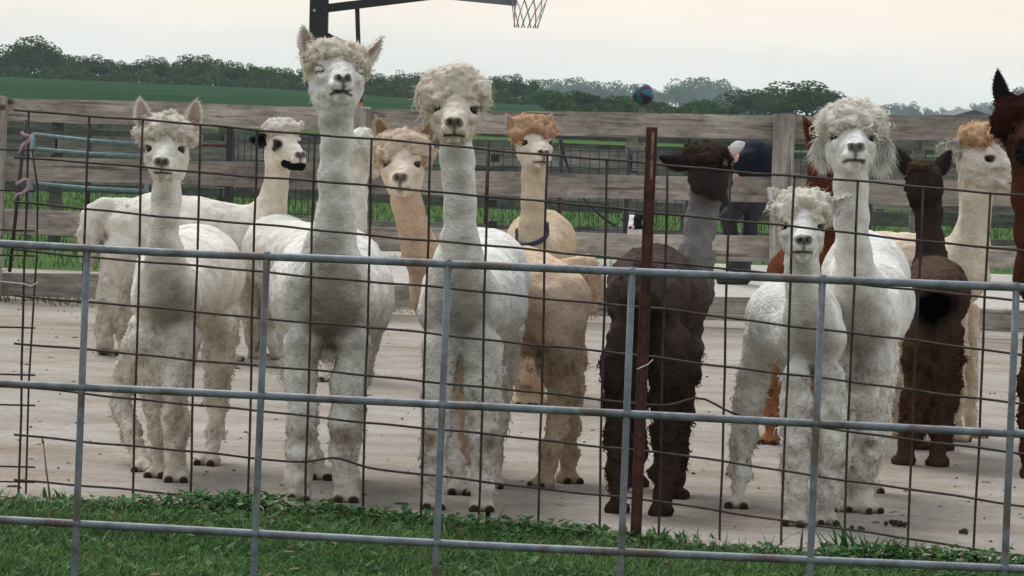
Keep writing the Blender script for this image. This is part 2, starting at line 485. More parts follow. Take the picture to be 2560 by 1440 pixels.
_EX = np.linspace(-3.2, 3.2, 120); _EY = [edgeY(v) for v in _EX]
EDI = lambda x: float(np.interp(x, _EX, _EY))
def leaf_plants():
    """broad leaved weeds (clover, plantain) that creep along the slab edge: rosettes of small cupped leaves"""
    Vs, Qs, Cs, off = [], [], [], 0
    n = 12500
    xs = RNG.uniform(-2.5, 2.7, n)
    dens = .5 + .5 * np.sin(xs * 4.3 + 2) * np.sin(xs * 1.7)
    for i in range(n):
        x = xs[i]
        lawn = i > 9000
        if not lawn and RNG.random() > .35 + .65 * dens[i]: continue
        ed = EDI(x); back = RNG.uniform(.1, 2.2) if lawn else RNG.exponential(.16)
        y = ed + .015 - back
        z = RNG.uniform(.004, .036) * (1.25 if back < .2 else .6) * (.4 + 1.1 * dens[i])
        L_ = RNG.uniform(.018, .042); W = L_ * RNG.uniform(.45, .8)
        a = RNG.uniform(0, 2 * np.pi); til = RNG.uniform(-.5, .7)
        d = np.array([math.cos(a) * math.cos(til), math.sin(a) * math.cos(til), math.sin(til)]); s = np.array([-math.sin(a), math.cos(a), 0])
        u = np.cross(s, d) * -1
        c = np.array([x, y, z])
        pts = [c, c + d * L_ * .35 + s * W * .5 + u * .12 * W, c + d * L_ * .8 + s * W * .36, c + d * L_, c + d * L_ * .8 - s * W * .36, c + d * L_ * .35 - s * W * .5 + u * .12 * W, c + d * L_ * .5 - u * .12 * W]
        Vs += pts
        Qs += [(off, off + 1, off + 6), (off + 1, off + 2, off + 6), (off + 2, off + 3, off + 6), (off + 3, off + 4, off + 6), (off + 4, off + 5, off + 6), (off + 5, off, off + 6)]
        g = RNG.random()
        col = np.array([.035, .11, .028]) * (1 - g) + np.array([.10, .22, .06]) * g
        if RNG.random() < .04: col = np.array([.22, .18, .09])
        Cs += [col * .8] + [col] * 5 + [col * .9]
        off += 7
    o = link('clover', mesh_np('clover', Vs, [np.array(Qs)], M_VEG, False, np.array(Cs)))
    tag(o, 'low clover and plantain leaves creeping over the slab edge', kind='stuff')
leaf_plants()

def weed(px, py, nb, h, name='weed', label='', spread=.05, wide=.016, D=None, col=(.03, .10, .025)):
    D = D or DG(px, py); x = P(px, py, D).x
    n = nb
    base = np.stack([RNG.normal(x, spread, n), RNG.normal(D, spread * .6, n), np.full(n, .0)], 1)
    g = RNG.uniform(.6, 1.5, n)[:, None]
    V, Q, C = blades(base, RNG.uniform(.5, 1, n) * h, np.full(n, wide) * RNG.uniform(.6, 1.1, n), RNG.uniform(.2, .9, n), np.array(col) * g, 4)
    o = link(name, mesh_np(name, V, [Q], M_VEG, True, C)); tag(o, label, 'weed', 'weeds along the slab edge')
for a in [(2120, 1400, 26, .13, 'weed', 'long-bladed weed clump below the tall white alpaca with drooping ears', .05, .02),
          (2190, 1405, 22, .10, 'weed', 'weed clump just right of the tallest-bladed clump at the slab edge', .04, .02),
          (2400, 1415, 18, .07, 'weed', 'broad weed clump between last two gate uprights', .06, .022),
          (585, 1262, 30, .075, 'weed', 'dark leafy weed mound beside second gate upright', .045, .02),
          (150, 1258, 12, .06, 'weed', 'small leafy weed at foot of the dry brown stalk', .03, .022),
          (1660, 1355, 30, .06, 'weed', 'leafy weed mound at foot of the rusty T-post', .08, .022),
          (1270, 1330, 14, .06, 'weed', 'thin weed right of the pom-headed alpaca front feet', .05, .008)]:
    weed(*a)
# dry stalk
mb = MB(); y0 = 12.45
mb.tube([P(128, 1262, y0), P(116, 1180, y0 + .01), P(108, 1105, y0)], [.0035, .003, .002], 5)
mb.tube([P(108, 1108, y0), P(105, 1096, y0)], [.005, .003], 5)
mb.build('dry_stalk', plain('dry_stalk', (.20, .11, .06), .9), None, True, label='thin dry brown stalk standing in grass near the left panel end', cat='stalk')

# debris on the yard: droppings, straw bits, gravel
def debris():
    Vs, Qs, Cs, off = [], [], [], 0
    for i in range(420):
        px = RNG.uniform(-60, 2620); py = RNG.uniform(760, 1400)
        D = DG(px, py)
        if D < edgeY(XG(px, D)) + .04 or D > 23.2: continue
        c = P(px, py, D); c.z = .0155
        L_ = RNG.choice([RNG.uniform(.004, .011), RNG.uniform(.010, .03)], p=[.75, .25]); W = RNG.uniform(.003, .006); a = RNG.uniform(0, 3.14)
        H = RNG.uniform(.002, .007)
        col = [(.10, .08, .06), (.25, .20, .13), (.06, .09, .04), (.16, .145, .125)][RNG.integers(0, 4)]
        ca, sa = math.cos(a), math.sin(a)
        for (u, v, w_) in ((-1, -1, 0), (1, -1, 0), (1, 1, 0), (-1, 1, 0), (-.6, 0, 1), (.6, 0, 1)):
            Vs.append((c.x + (u * ca * L_ - v * sa * W), c.y + (u * sa * L_ + v * ca * W), c.z - .003 + w_ * H)); Cs.append(col)
        Qs += [(off, off + 1, off + 5, off + 4), (off + 2, off + 3, off + 4, off + 5)]
        off += 6
    me = mesh_np('litter', Vs, [np.array(Qs), np.array([(k * 6 + 1, k * 6 + 2, k * 6 + 5) for k in range(off // 6)]), np.array([(k * 6 + 3, k * 6, k * 6 + 4) for k in range(off // 6)])], M_VEG, False, np.array(Cs))
    o = link('litter', me); tag(o, 'scattered straw, pellets and leaf bits on the concrete yard', kind='stuff')
debris()
m_dung = plain('dung', (.05, .035, .022), .9, 0, .3, 60, .4, .003)
def dung(px, py, n, spread, label):
    D = DG(px, py); c = P(px, py, D); mb = MB()
    for i in range(n):
        p = Vector((c.x + random.gauss(0, spread), c.y + random.gauss(0, spread * .5), .02 + random.random() * .008))
        a = random.uniform(0, 6.28); d = Vector((math.cos(a), math.sin(a), random.uniform(-.2, .2))) * random.uniform(.006, .014)
        mb.tube([p - d, p - d * .5, p + d * .5, p + d], [.002, .008, .008, .002], 6)
    mb.build('dropping', m_dung, None, True, label=label, cat='dropping', group='droppings on the yard')
dung(2240, 1325, 12, .02, 'small pile of brown droppings right of the big splayed foot')
dung(2145, 1338, 3, .012, 'single short brown dropping between the weeds and big splayed foot')
dung(1345, 905, 6, .02, 'dark droppings on the yard behind the fawn alpaca')
dung(2070, 905, 3, .02, 'few small dark pellets far back on the yard')
dung(2412, 1345, 4, .012, 'pale brown crumb beside the right-hand wire of the panel')
m_tuft = (.05, .12, .03)
def tuft(px, py, n, h, label, spread=.3, D=None):
    weed(px, py, n, h, 'grass_tuft', label, spread, .012, D, m_tuft); COL.objects[-1]['kind'] = 'stuff'
tuft(60, 758, 160, .07, 'long ragged grass tuft at foot of plank fence, far left', .35)
tuft(170, 755, 90, .06, 'thinner grass tuft right of the far left one by the plank fence', .25)
tuft(1010, 785, 60, .05, 'sparse grass sprig on yard between the tallest and pom-headed alpacas', .16)
tuft(1500, 655, 160, .16, 'bushy green tuft behind plank fence beyond fawn tail', .22, 30.5)
tuft(1010, 668, 120, .12, 'green tuft beyond plank fence left of the pom-headed alpaca', .25, 30.5)
tuft(2450, 688, 30, .15, 'small green sprig beyond plank fence under the cream alpaca', .05, 31)

# distant grass behind the fence on the left: taller rough grass
def rough_grass():
    n = 42000
    x = RNG.uniform(-9, 11, n); y = RNG.uniform(27.6, 60, n) ** 1.0
    keep = (x < -2.7) | (y > 33.5); x, y = x[keep], y[keep]; n = len(x)
    g = RNG.uniform(.75, 1.4, n)[:, None]
    base = np.stack([x, y, np.zeros(n)], 1)
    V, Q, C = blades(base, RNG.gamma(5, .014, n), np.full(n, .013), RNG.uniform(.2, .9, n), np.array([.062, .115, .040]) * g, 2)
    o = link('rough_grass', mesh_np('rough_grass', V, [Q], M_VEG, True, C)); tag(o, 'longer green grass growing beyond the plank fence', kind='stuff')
rough_grass()

# ------------------------------------------------------------------ galvanised pipe panel (nearest)
GY0, GY1 = 10.35, 9.85
def gateD(px): return GY0 + (GY1 - GY0) * px / 2560
def poly(fn, xs, dfn): return [P(x, fn(x), dfn(x)) for x in xs]
def interp(tab):
    X = [a for a, b in tab]; Y = [b for a, b in tab]
    return lambda x: float(np.interp(x, X, Y)) if X[0] <= x <= X[-1] else (Y[0] + (x - X[0]) * (Y[1] - Y[0]) / (X[1] - X[0]) if x < X[0] else Y[-1] + (x - X[-1]) * (Y[-1] - Y[-2]) / (X[-1] - X[-2]))
RAILS = [interp([(0, 609), (440, 633), (900, 650), (1280, 667), (1900, 693), (2560, 719)]),
         interp([(0, 959), (200, 968), (650, 989), (1280, 1020), (1900, 1052), (2560, 1085)]),
         interp([(0, 1299), (640, 1334), (1280, 1368), (1900, 1395), (2560, 1423)]),
         interp([(0, 1640), (2560, 1760)])]
gate = empty('pipe_gate', (0, 10.1, 0), label='nearest galvanised pipe gate with bluish steel rails crossing the whole view', cat='gate')
gx = list(range(-420, 3100, 160))
for i, fn in enumerate(RAILS):
    mb = MB(); mb.tube(poly(fn, gx, gateD), .0112 if i < 3 else .0112, 12)
    mb.build('rail', M_GALV, gate, True)
for xt, xb in [(-235, -262), (218, 187), (667, 634), (1120, 1088), (1580, 1550), (2056, 2022), (2541, 2508), (3010, 2980)]:
    yt = RAILS[0](xt) + 6; slope = (xb - xt) / 780.0
    d = gateD(xt) - .0; mb = MB()
    pts = [P(xt + slope * (y - yt), y, d) for y in (yt - (18 if xt in (1580, 1120, 2056, 2541, 667) else 6), yt + 350, yt + 700, 1560, 1780)]
    mb.tube(pts, .0098, 10); mb.build('upright', M_GALV, gate, True)
    for i, fn in enumerate(RAILS[:3]):        # weld collars
        y = fn(xt + slope * (fn(xt) - yt)); xx = xt + slope * (y - yt)
        mb = MB(); mb.tube([P(xx - 8, fn(xx - 8), d), P(xx, fn(xx), d), P(xx + 8, fn(xx + 8), d)], [.0112, .0128, .0112], 10)
        mb.build('weld', M_GALV, gate, True)

# ------------------------------------------------------------------ rusty welded wire panel
ROWS = {350: [300, 418, 535, 653, 767, 887, 998, 1117, 1228],
        1060: [359, 476, 600, 716, 832, 952, 1070, 1187, 1296],
        1650: [412, 532, 655, 773, 895, 1015, 1131, 1255, 1366],
        2290: [466, 600, 725, 853, 976, 1100, 1226, 1350, 1468]}
PD = interp([(0, 12.50), (1060, 12.36), (1650, 12.12), (2290, 11.86), (2560, 11.76)])
wp = empty('wire_fence', (0, 12.2, 0), label='long rusty welded wire livestock panel in front of the alpacas', cat='wire fence')
def wob(x, a, seed): return a * math.sin(x * .011 + seed * 1.7) + a * .6 * math.sin(x * .031 + seed)
for i in range(9):
    tab = [(x, ROWS[x][i]) for x in sorted(ROWS)]
    fn0 = interp(tab)
    extra = {7: lambda x: -22 * math.exp(-((x - 840) / 60.0) ** 2) , 5: lambda x: -34 * math.exp(-((x - 1750) / 60.0) ** 2)}.get(i, lambda x: 0)
    xs = [35 + k * 24 for k in range(111)]
    xs = [x for x in xs if not (i == 8 and x > 2350)]
    mb = MB(); mb.tube([P(x, fn0(x) + wob(x, 1.3, i) + extra(x), PD(x) - .004) for x in xs], .0040, 5)
    mb.build('horizontal_wire', M_WIRE, wp, True)
VERT = [(72, 45), (222, 190), (357, 331), (502, 474), (642, 619), (787, 763), (930, 906), (1076, 1051), (1221, 1197), (1368, 1345), (1518, 1497), (1669, 1645),
        (1825, 1798), (1986, 1950), (2145, 2105), (2308, 2262), (2475, 2428), (2645, 2600)]
r0, r8 = interp([(x, ROWS[x][0]) for x in sorted(ROWS)]), interp([(x, ROWS[x][8]) for x in sorted(ROWS)])
for k, (xt, xb) in enumerate(VERT):
    y0_, y1_ = r0(xt) - 2, max(r8(xb), 1262) + 26
    mb = MB(); pts = []
    for j in range(9):
        t = j / 8; x = xt + (xb - xt) * t; pts.append(P(x + wob(t * 900, 1.2, k), y0_ + (y1_ - y0_) * t, PD(x) + .003))
    mb.tube(pts, .0042, 5); mb.build('vertical_wire', M_WIRE, wp, True)
# the neighbouring panel that laps over it at the left
wp2 = empty('wire_fence', (-2, 12.6, 0), label='end of a second wire panel lapping over the first at far left', cat='wire fence')
for y in (376, 478, 577, 640, 820, 938, 1014, 1168, 1206):
    mb = MB(); mb.tube([P(-260, y - 12, 12.62), P(-100, y - 5, 12.62), P(88, y, 12.60)], .0032, 5); mb.build('horizontal_wire', M_WIRE, wp2, True)
mb = MB(); mb.tube([P(80, 372, 12.63), P(94, 470, 12.64), P(93, 620, 12.63), P(84, 760, 12.62), P(72, 960, 12.62), P(64, 1262, 12.61)], .0036, 5); mb.build('vertical_wire', M_WIRE, wp2, True)
mb = MB(); mb.tube([P(-70, 372, 12.63), P(-80, 1250, 12.61)], .0036, 5); mb.build('vertical_wire', M_WIRE, wp2, True)
# twine
m_tw = plain('pink_twine', (.42, .27, .33), .8, 0, .2, 60)
for pts, lab in (([(52, 330), (60, 338), (75, 340), (73, 352), (58, 362), (46, 386)], 'pink twine knot tied round the panel ends, upper one'),
                 ([(40, 462), (58, 452), (70, 448), (72, 470), (58, 482), (44, 486), (30, 505)], 'pink twine knot tied round the panel ends, lower one')):
    mb = MB(); mb.tube([P(a, b, 12.47) for a, b in pts], [.006, .007, .006, .008, .006, .005, .004][:len(pts)], 5)
    mb.build('twine', m_tw, None, True, label=lab, cat='twine', group='twine ties on the wire panel')
# pale tie wire loops
mb = MB(); mb.tube([P(0, 704, 12.45), P(60, 710, 12.45), P(76, 716, 12.44), P(96, 706, 12.45)], .0025, 5)
mb.build('tie_wire', plain('tie_wire', (.45, .43, .42), .5), None, True, label='pale tie wire twisted round the panel ends', cat='wire')

# T-post
tp = empty('steel_post', P(1612, 1330, 12.02), label='dark rusty steel T-post holding up the wire panel', cat='fence post')
A, B = P(1630, 318, 12.0), P(1589, 1345, 12.0)
ax = (A - B).normalized(); side = Vector((1, 0, 0)); side = (side - ax * side.dot(ax)).normalized(); fr = ax.cross(side)
if fr.y > 0: fr = -fr
Mx = Matrix((side, fr, ax)).transposed()
Lp = (A - B).length; mid = (A + B) / 2
mb = MB(); mb.box(mid, (.036, .005, Lp), Mx); mb.build('flange', M_TPOST, tp)
mb = MB(); mb.box(mid - fr * .0175, (.006, .030, Lp * .999), Mx); mb.build('web', M_TPOST, tp)
for s_ in (-1, 1):
    mb = MB(); mb.box(mid + side * s_ * .0158 + fr * .0045, (.004, .006, Lp * .998), Mx); mb.build('lip', M_TPOST, tp)
for k in range(22):
    z = k / 22 * Lp
    mb = MB(); mb.box(B + ax * (z + .03) + fr * .0058, (.014, .006, .014), Mx); mb.build('stud', M_TPOST, tp)
mb = MB(); mb.box(A + side * .004 - ax * .09 + fr * .0085, (.010, .003, .15), Mx); mb.build('bare_metal_streak', M_OLDRUST, tp)
# tie clip and twisted pale wire on the post
mb = MB(); mb.tube([P(1592, 924, 11.95), P(1604, 918, 11.95), P(1620, 911, 11.96), P(1632, 899, 11.97)], .002, 5)
mb.build('clip_wire', plain('bright_wire', (.5, .48, .45), .4), tp, True)

# ------------------------------------------------------------------ plank fence
FD = 23.6
def board(parent, x0, yt0, yb0, x1, yt1, yb1, D, mat, thick=.038, name='board', dj=0):
    a0, a1 = P(x0, yt0, D), P(x1, yt1, D); b0, b1 = P(x0, yb0, D), P(x1, yb1, D)
    c = (a0 + a1 + b0 + b1) / 4; n = 14; V = []
    ph = random.uniform(0, 6)
    for i in range(n + 1):
        t = i / n
        top = a0.lerp(a1, t); bot = b0.lerp(b1, t)
        w = .0035 * math.sin(ph + t * 9) + random.gauss(0, .0012)
        w2 = .003 * math.sin(ph * 2 + t * 7) + random.gauss(0, .0012)
        bow = .004 * math.sin(ph + t * 4) + dj
        for (p, dz) in ((top, w), (bot, w2)):
            for dy in (-thick / 2, thick / 2):
                V.append((p.x - c.x, p.y + dy + bow - c.y, p.z + dz - c.z))
    Q = []
    for i in range(n):
        b = i * 4
        Q += [(b, b + 4, b + 6, b + 2), (b + 1, b + 3, b + 7, b + 5), (b, b + 1, b + 5, b + 4), (b + 2, b + 6, b + 7, b + 3)]
    Q += [(0, 2, 3, 1), (n * 4, n * 4 + 1, n * 4 + 3, n * 4 + 2)]
    me = mesh_np(name, V, [np.array(Q)], mat, False)
    o = link(name, me, parent, world_coords=True); o.location = c
    return o
def wpost(parent, xt, yt, xb, yb, wpx, D, mat, depth=.12, name='post', splinter=True):
    s = D / F
    a, b = P(xt, yt, D), P(xb, yb, D); w = wpx * s; n = 8; V = []; c = (a + b) / 2
    ph = random.uniform(0, 6)
    for i in range(n + 1):
        t = i / n; p = b.lerp(a, t)
        ww = w * (1 + .05 * math.sin(ph + 4 * t))
        for (u, v) in ((-.5, -.5), (-.2, -.56), (.25, -.55), (.5, -.45), (.5, .5), (-.5, .5)):
            V.append((p.x + u * ww - c.x, p.y + v * depth - c.y, p.z - c.z + (random.uniform(-.01, .012) if i == n else 0)))
    Q = []
    for i in range(n):
        for k in range(6):
            k2 = (k + 1) % 6; Q.append((i * 6 + k, i * 6 + k2, (i + 1) * 6 + k2, (i + 1) * 6 + k))
    me = mesh_np(name, V, [np.array(Q), np.array([[n * 6 + k for k in range(6)]])], mat, False)
    o = link(name, me, parent, world_coords=True); o.location = c
    return o
pf = empty('plank_fence', (0, FD, 0), label='weathered four-board plank fence across the back of the yard', cat='fence')
# board rows, per bay: (x0, top, bottom, x1, top, bottom)
BAYS = [[(-1000, 214, 272, -8, 243, 302), (-1000, 364, 424, -8, 392, 450), (-1000, 494, 556, -8, 523, 583), (-1000, 652, 712, -8, 680, 738)],
        [(-4, 244, 302, 902, 270, 328), (-4, 393, 450, 902, 410, 474), (-4, 524, 584, 902, 552, 612), (-4, 680, 738, 902, 704, 764)],
        [(908, 272, 330, 1954, 288, 347), (908, 424, 482, 1954, 445, 506), (908, 566, 626, 1954, 594, 655), (908, 712, 770, 1954, 748, 806)],
        [(1960, 289, 348, 2900, 289, 350), (1960, 446, 507, 2900, 462, 522), (1960, 596, 656, 2900, 628, 684), (1960, 750, 808, 2900, 790, 846)]]
for bay in BAYS:
    for (x0, a0, b0, x1, a1, b1) in bay:
        board(pf, x0, a0, b0, x1, a1, b1, FD, M_WOOD, dj=random.uniform(-.004, .004))
for (xt, yt, xb, yb, w) in [(-6, 243, -24, 760, 46), (903, 268, 884, 792, 46), (1962, 286, 1940, 830, 52), (2900, 284, 2880, 850, 50)]:
    wpost(pf, xt, yt, xb, yb, w, FD - .085, M_WOODP)
# small rusty angle stake seen at the fence
for (xt, yt, xb, yb, lab) in [(1222, 350, 1214, 560, 'narrow rusty stake standing right of the pom-headed alpaca'), (65, 300, 24, 680, 'dark rusty stake behind the pink twine at far left')]:
    mb = MB(); w = 10 * 23 / F
    a, b = P(xt, yt, 23.3), P(xb, yb, 23.3); mb.tube([a, b], w / 2, 6); mb.build('stake', M_TPOST if xt > 500 else M_DARKPIPE, None, True, label=lab, cat='stake')

def back_fence(D, zs, x0, x1, bay, mat, label, hb=.13, tilt=0.0, postz=1.1, mir=0):
    f = empty('plank_fence', (0, D, 0), label=label, cat='fence', group='old fences behind the first plank fence')
    xs = []; x = x0
    while x < x1: xs.append(x); x += bay
    for i in range(len(xs) - 1):
        for z in zs:
            zz0 = z + random.gauss(0, .012); zz1 = z + random.gauss(0, .012)
            n = 6; V = []
            c = Vector(((xs[i] + xs[i + 1]) / 2, D, z))
            for k in range(n + 1):
                t = k / n; X = xs[i] + .01 + (bay - .02) * t; zz = zz0 + (zz1 - zz0) * t + tilt * (X - x0); w = random.gauss(0, .004)
                for (dz, dy) in ((hb / 2 + w, -.018), (hb / 2 + w, .018), (-hb / 2, -.018), (-hb / 2, .018)):
                    V.append((X - c.x, dy, zz + dz - c.z))
            Q = []
            for k in range(n):
                b = k * 4; Q += [(b, b + 4, b + 6, b + 2), (b + 1, b + 3, b + 7, b + 5), (b, b + 1, b + 5, b + 4), (b + 2, b + 6, b + 7, b + 3)]
            o = link('board', mesh_np('board', V, [np.array(Q)], mat, False), f, world_coords=True); o.location = c
    for x in xs:
        mb = MB(); mb.box((0, 0, 0), (.10, .09, postz)); o = link('post', mb.me('post', mat), f, world_coords=True); o.location = (x, D + .07, postz / 2)
back_fence(32.0, [1.08, .80, .56, .18], -6.3, 8.2, 2.42, M_WOODB, 'second row of old grey boards just beyond the plank fence', hb=.15, tilt=.010)
back_fence(40.0, [1.04, .80, .54, .28], -8.0, 9.5, 2.45, M_WOODC, 'third fence row, mossy grey boards farther out', hb=.15)
back_fence(52.0, [.94, .70, .42], -10.0, 11.5, 2.5, M_WOODC, 'farthest low board fence edging the field', hb=.17)
# teal pipe gates at the left behind the fence
g2 = empty('pipe_gate', (-3.1, 28.5, 0), label='blue-grey pipe gate behind the plank fence at left', cat='gate')
for (ya, yb) in [(336, 362), (372, 392), (459, 478), (582, 592)]:
    mb = MB(); D = 28.5; mb.tube([P(82, ya, D), P(230, (ya + yb) / 2 + 3, D), P(372, yb, D)], .016, 8); mb.build('rail', M_TEALPIPE, g2, True)
for x in (84, 372):
    mb = MB(); mb.tube([P(x, 333 + (x - 84) * .09, 28.5), P(x - 14, 600, 28.5)], .018, 8); mb.build('upright', M_TEALPIPE, g2, True)
g3 = empty('pipe_gate', (-2, 29.5, 0), label='brown pipe gate between the two left white alpacas', cat='gate')
for (ya, yb) in [(360, 365), (458, 466)]:
    mb = MB(); D = 29.5; mb.tube([P(470, ya, D), P(575, yb, D)], .013, 8); mb.build('rail', M_TPOST, g3, True)
for x in (572,):
    mb = MB(); mb.box(P(x, 430, 29.5), (.05, .05, .75)); mb.build('upright', M_DARKPIPE, g3)
# fine wire netting panel (behind, x 590..820)
wn_ = empty('wire_netting', (-1.8, 30.2, 0), label='fine vertical wire netting behind the black-muzzled alpaca', cat='wire fence')
for k in range(22):
    x = 596 + k * 16
    mb = MB(); mb.tube([P(x, 335, 30.2), P(x - 3, 560, 30.2)], .004, 4); mb.build('wire', M_DARKPIPE, wn_)
for y in (352, 405, 470, 530):
    mb = MB(); mb.tube([P(590, y, 30.22), P(935, y + 12, 30.22)], .004, 4); mb.build('wire', M_DARKPIPE, wn_)
wn2 = empty('wire_netting', (3, 31.2, 0), label='fine wire netting between the dog and rusty T-post', cat='wire fence')
for k in range(34):
    x = 1235 + k * 24
    mb = MB(); mb.tube([P(x, 368, 31.2), P(x - 4, 600, 31.2)], .0035, 4); mb.build('wire', M_DARKPIPE, wn2)
for y in (372, 415, 470, 520, 570):
    mb = MB(); mb.tube([P(1235, y, 31.22), P(1640, y + 8, 31.22), P(2040, y + 16, 31.22)], .0035, 4); mb.build('wire', M_DARKPIPE, wn2)
# dark stakes behind
for k, (x, yt, yb, D, lab) in enumerate([(225, 310, 470, 30, 'dark stake behind the plank fence near the left panel wire'), (583, 330, 405, 30, 'short dark stake left of the black-eared alpaca'),
        (1404, 360, 436, 28, 'dark stake with a frayed strap right of the orange-topped alpaca'), (1400, 495, 560, 28, 'lower dark stake beside orange-topped alpaca body'),
        (1571, 372, 440, 29, 'black stake above the spotted dog'), (2180, 415, 480, 30, 'dark stake right of the drooping-eared alpaca neck'),
        (2172, 515, 580, 30, 'lower dark stake right of the drooping-eared alpaca neck'), (1715, 500, 585, 29, 'dark stake left of the grey neck')]):
    mb = MB(); a, b = P(x, yt, D), P(x - 3, yb, D); b.z = 0 if yb > 500 else b.z
    mb.tube([a, Vector((b.x, b.y, 0))], .019, 6); mb.build('stake', M_DARKPIPE if k != 3 else M_TPOST, None, True, label=lab, cat='stake', group='stakes beyond the plank fence')
mb = MB(); mb.tube([P(1400, 345, 27.6), P(1408, 380, 27.6), P(1424, 432, 27.6)], [.018, .014, .006], 5); mb.build('strap', M_DARKPIPE, None, True, label='black strap end hanging over the back boards', cat='strap')
mb = MB(); mb.tube([P(1450, 487, 27), P(1478, 515, 27), P(1508, 545, 27), P(1538, 566, 27)], [.008, .012, .011, .009], 6); mb.build('hose', M_DARKPIPE, None, True, label='black hose sagging diagonally beside the dog', cat='hose')
for k, (x, y) in enumerate([(1238, 395), (1232, 508), (1232, 562)]):
    mb = MB(); mb.box(P(x, y, 26.5), (.06, .05, .055)); mb.build('hinge_block', M_DARKPIPE, None, label=['upper', 'middle', 'lower'][k] + ' black hinge block right of the pom-headed alpaca neck', cat='hinge')

# ------------------------------------------------------------------ trees
def make_tree_mesh(seed, lobes, w, h, leaf, nleaf, c1, c2, low=0.08):
    rg = np.random.default_rng(seed); V, T, C = [], [], []
    L_ = []
    for i in range(lobes):
        a = rg.uniform(0, 2 * np.pi); rr = rg.uniform(0, .33) * w; z = h * rg.uniform(low + .18, .80)
        rad = rg.uniform(.15, .27) * min(w, h) * (1.15 - .4 * z / h)
        L_.append((rr * math.cos(a), rr * math.sin(a), z, rad, rg.uniform(.5, 1.25)))
    L_.append((0, 0, h * .5, .26 * min(w, h), .8)); L_.append((0, 0, h * .25, .24 * min(w, h), .6)); L_.append((rg.uniform(-.1, .1) * w, 0, h * .86, .14 * min(w, h), 1.2))
    tot = sum(l[3] ** 2 for l in L_); off = 0
    for (x, y, z, rad, br) in L_:
        n = int(nleaf * rad ** 2 / tot)
        d = rg.normal(size=(n, 3)); d /= np.linalg.norm(d, axis=1)[:, None]
        p = np.array([x, y, z]) + d * (rad * rg.uniform(.55, 1.08, n) ** .6)[:, None] * np.array([1.25, 1.25, .95])
        s = leaf * rg.uniform(.5, 1.4, n)
        a = rg.normal(size=(n, 3)); a /= np.linalg.norm(a, axis=1)[:, None]
        b = np.cross(a, rg.normal(size=(n, 3))); b /= np.linalg.norm(b, axis=1)[:, None]
        q = np.stack([p + a * s[:, None], p + b * s[:, None], p - a * s[:, None] * .7, p - b * s[:, None] * .8], 1)
        V.append(q.reshape(-1, 3)); T.append(np.arange(n)[:, None] * 4 + off + np.array([[0, 1, 2, 3]])); off += 4 * n
        g = np.clip(rg.normal(.45, .25, n) * br, 0, 1)[:, None]
        C.append(np.repeat(np.array(c1) * (1 - g) + np.array(c2) * g, 4, 0))
    V = np.concatenate(V); q = np.quantile(V[:, 2], .995); V[:, 2] *= h / q; V[:, :2] *= w / 2 / np.quantile(np.abs(V[:, 0]), .985)
    return V, np.concatenate(T), np.concatenate(C)
G1, G2 = (.006, .028, .006), (.085, .170, .028)
TREE_ME = []
for k in range(6):
    w, h = [(1.0, 1.0), (1.3, .8), (1.0, 1.15), (1.6, .75), (.75, 1.2), (1.2, .9)][k]
    V, T, C = make_tree_mesh(100 + k, [16, 16, 14, 20, 10, 9][k], w, h, [.027, .025, .026, .025, .026, .022][k], [3600, 3600, 3400, 4200, 2600, 1500][k], G1, G2)
    me = mesh_np('crown', V, [T], M_TREE, False, C); TREE_ME.append((me, w, h))
def trunk_me():
    mb = MB(); mb.tube([(0, 0, -.03), (.01, 0, .2), (-.01, .01, .4), (.02, 0, .62)], [.035, .028, .022, .012], 6)
    mb.tube([(0, 0, .28), (.1, .03, .45), (.18, .05, .6)], [.018, .012, .006], 5); mb.tube([(0, 0, .33), (-.1, -.02, .5), (-.17, .02, .62)], [.017, .012, .006], 5)
    return mb.me('trunk', M_BARK)
TRUNK = trunk_me()
def tree(px, ytop, wpx, D, kind, label, group, ybase=None, name='tree', cat='tree'):
    x = XG(px, D); z0 = terrain_z(x, D)
    top = P(px, ytop, D); x = top.x
    H = top.z - z0; W = wpx * D / F
    me, w, h = TREE_ME[kind]
    r = empty(name, (x, D, z0), random.uniform(-.5, .5), label=label, cat=cat, group=group)
    c = link('crown', me, r); c.scale = (W / w, W / w, H / h)
    t = link('trunk', TRUNK, r); t.scale = (W * .8, W * .8, H)
    return r
POS = {0: 'rounded', 1: 'broad', 2: 'tall', 3: 'spreading', 4: 'narrow', 5: 'sparse see-through'}
NEARL = [(-40, 150, 80, 2), (8, 132, 46, 4), (50, 112, 80, 0), (88, 94, 90, 0), (132, 108, 60, 2), (165, 138, 70, 1), (205, 142, 60, 0), (242, 138, 50, 4), (275, 150, 60, 1), (315, 158, 60, 3), (352, 150, 44, 4),
         (378, 140, 46, 5), (402, 146, 50, 0), (440, 158, 60, 1), (478, 138, 60, 2), (512, 140, 60, 0), (548, 150, 60, 1), (590, 158, 66, 0), (632, 162, 60, 3), (672, 168, 60, 1), (715, 172, 60, 0), (758, 176, 60, 3), (800, 180, 70, 1), (850, 182, 70, 0),
         (905, 186, 60, 1), (945, 186, 60, 0), (985, 190, 50, 4), (1003, 176, 46, 5), (1040, 184, 60, 2), (1080, 182, 60, 0), (1120, 190, 60, 1), (1165, 192, 60, 3), (1205, 198, 50, 0), (1240, 192, 50, 1), (1262, 190, 40, 5), (1290, 188, 50, 0), (1330, 200, 50, 1)]
ORD = 'first second third fourth fifth sixth seventh eighth ninth tenth eleventh twelfth thirteenth fourteenth fifteenth sixteenth seventeenth eighteenth nineteenth twentieth'.split()
def ordn(i):
    return ORD[i] if i < 20 else ('twenty-' + ORD[i - 20] if i < 29 else 'thirty-' + ORD[i - 30] if i > 29 else 'thirtieth')
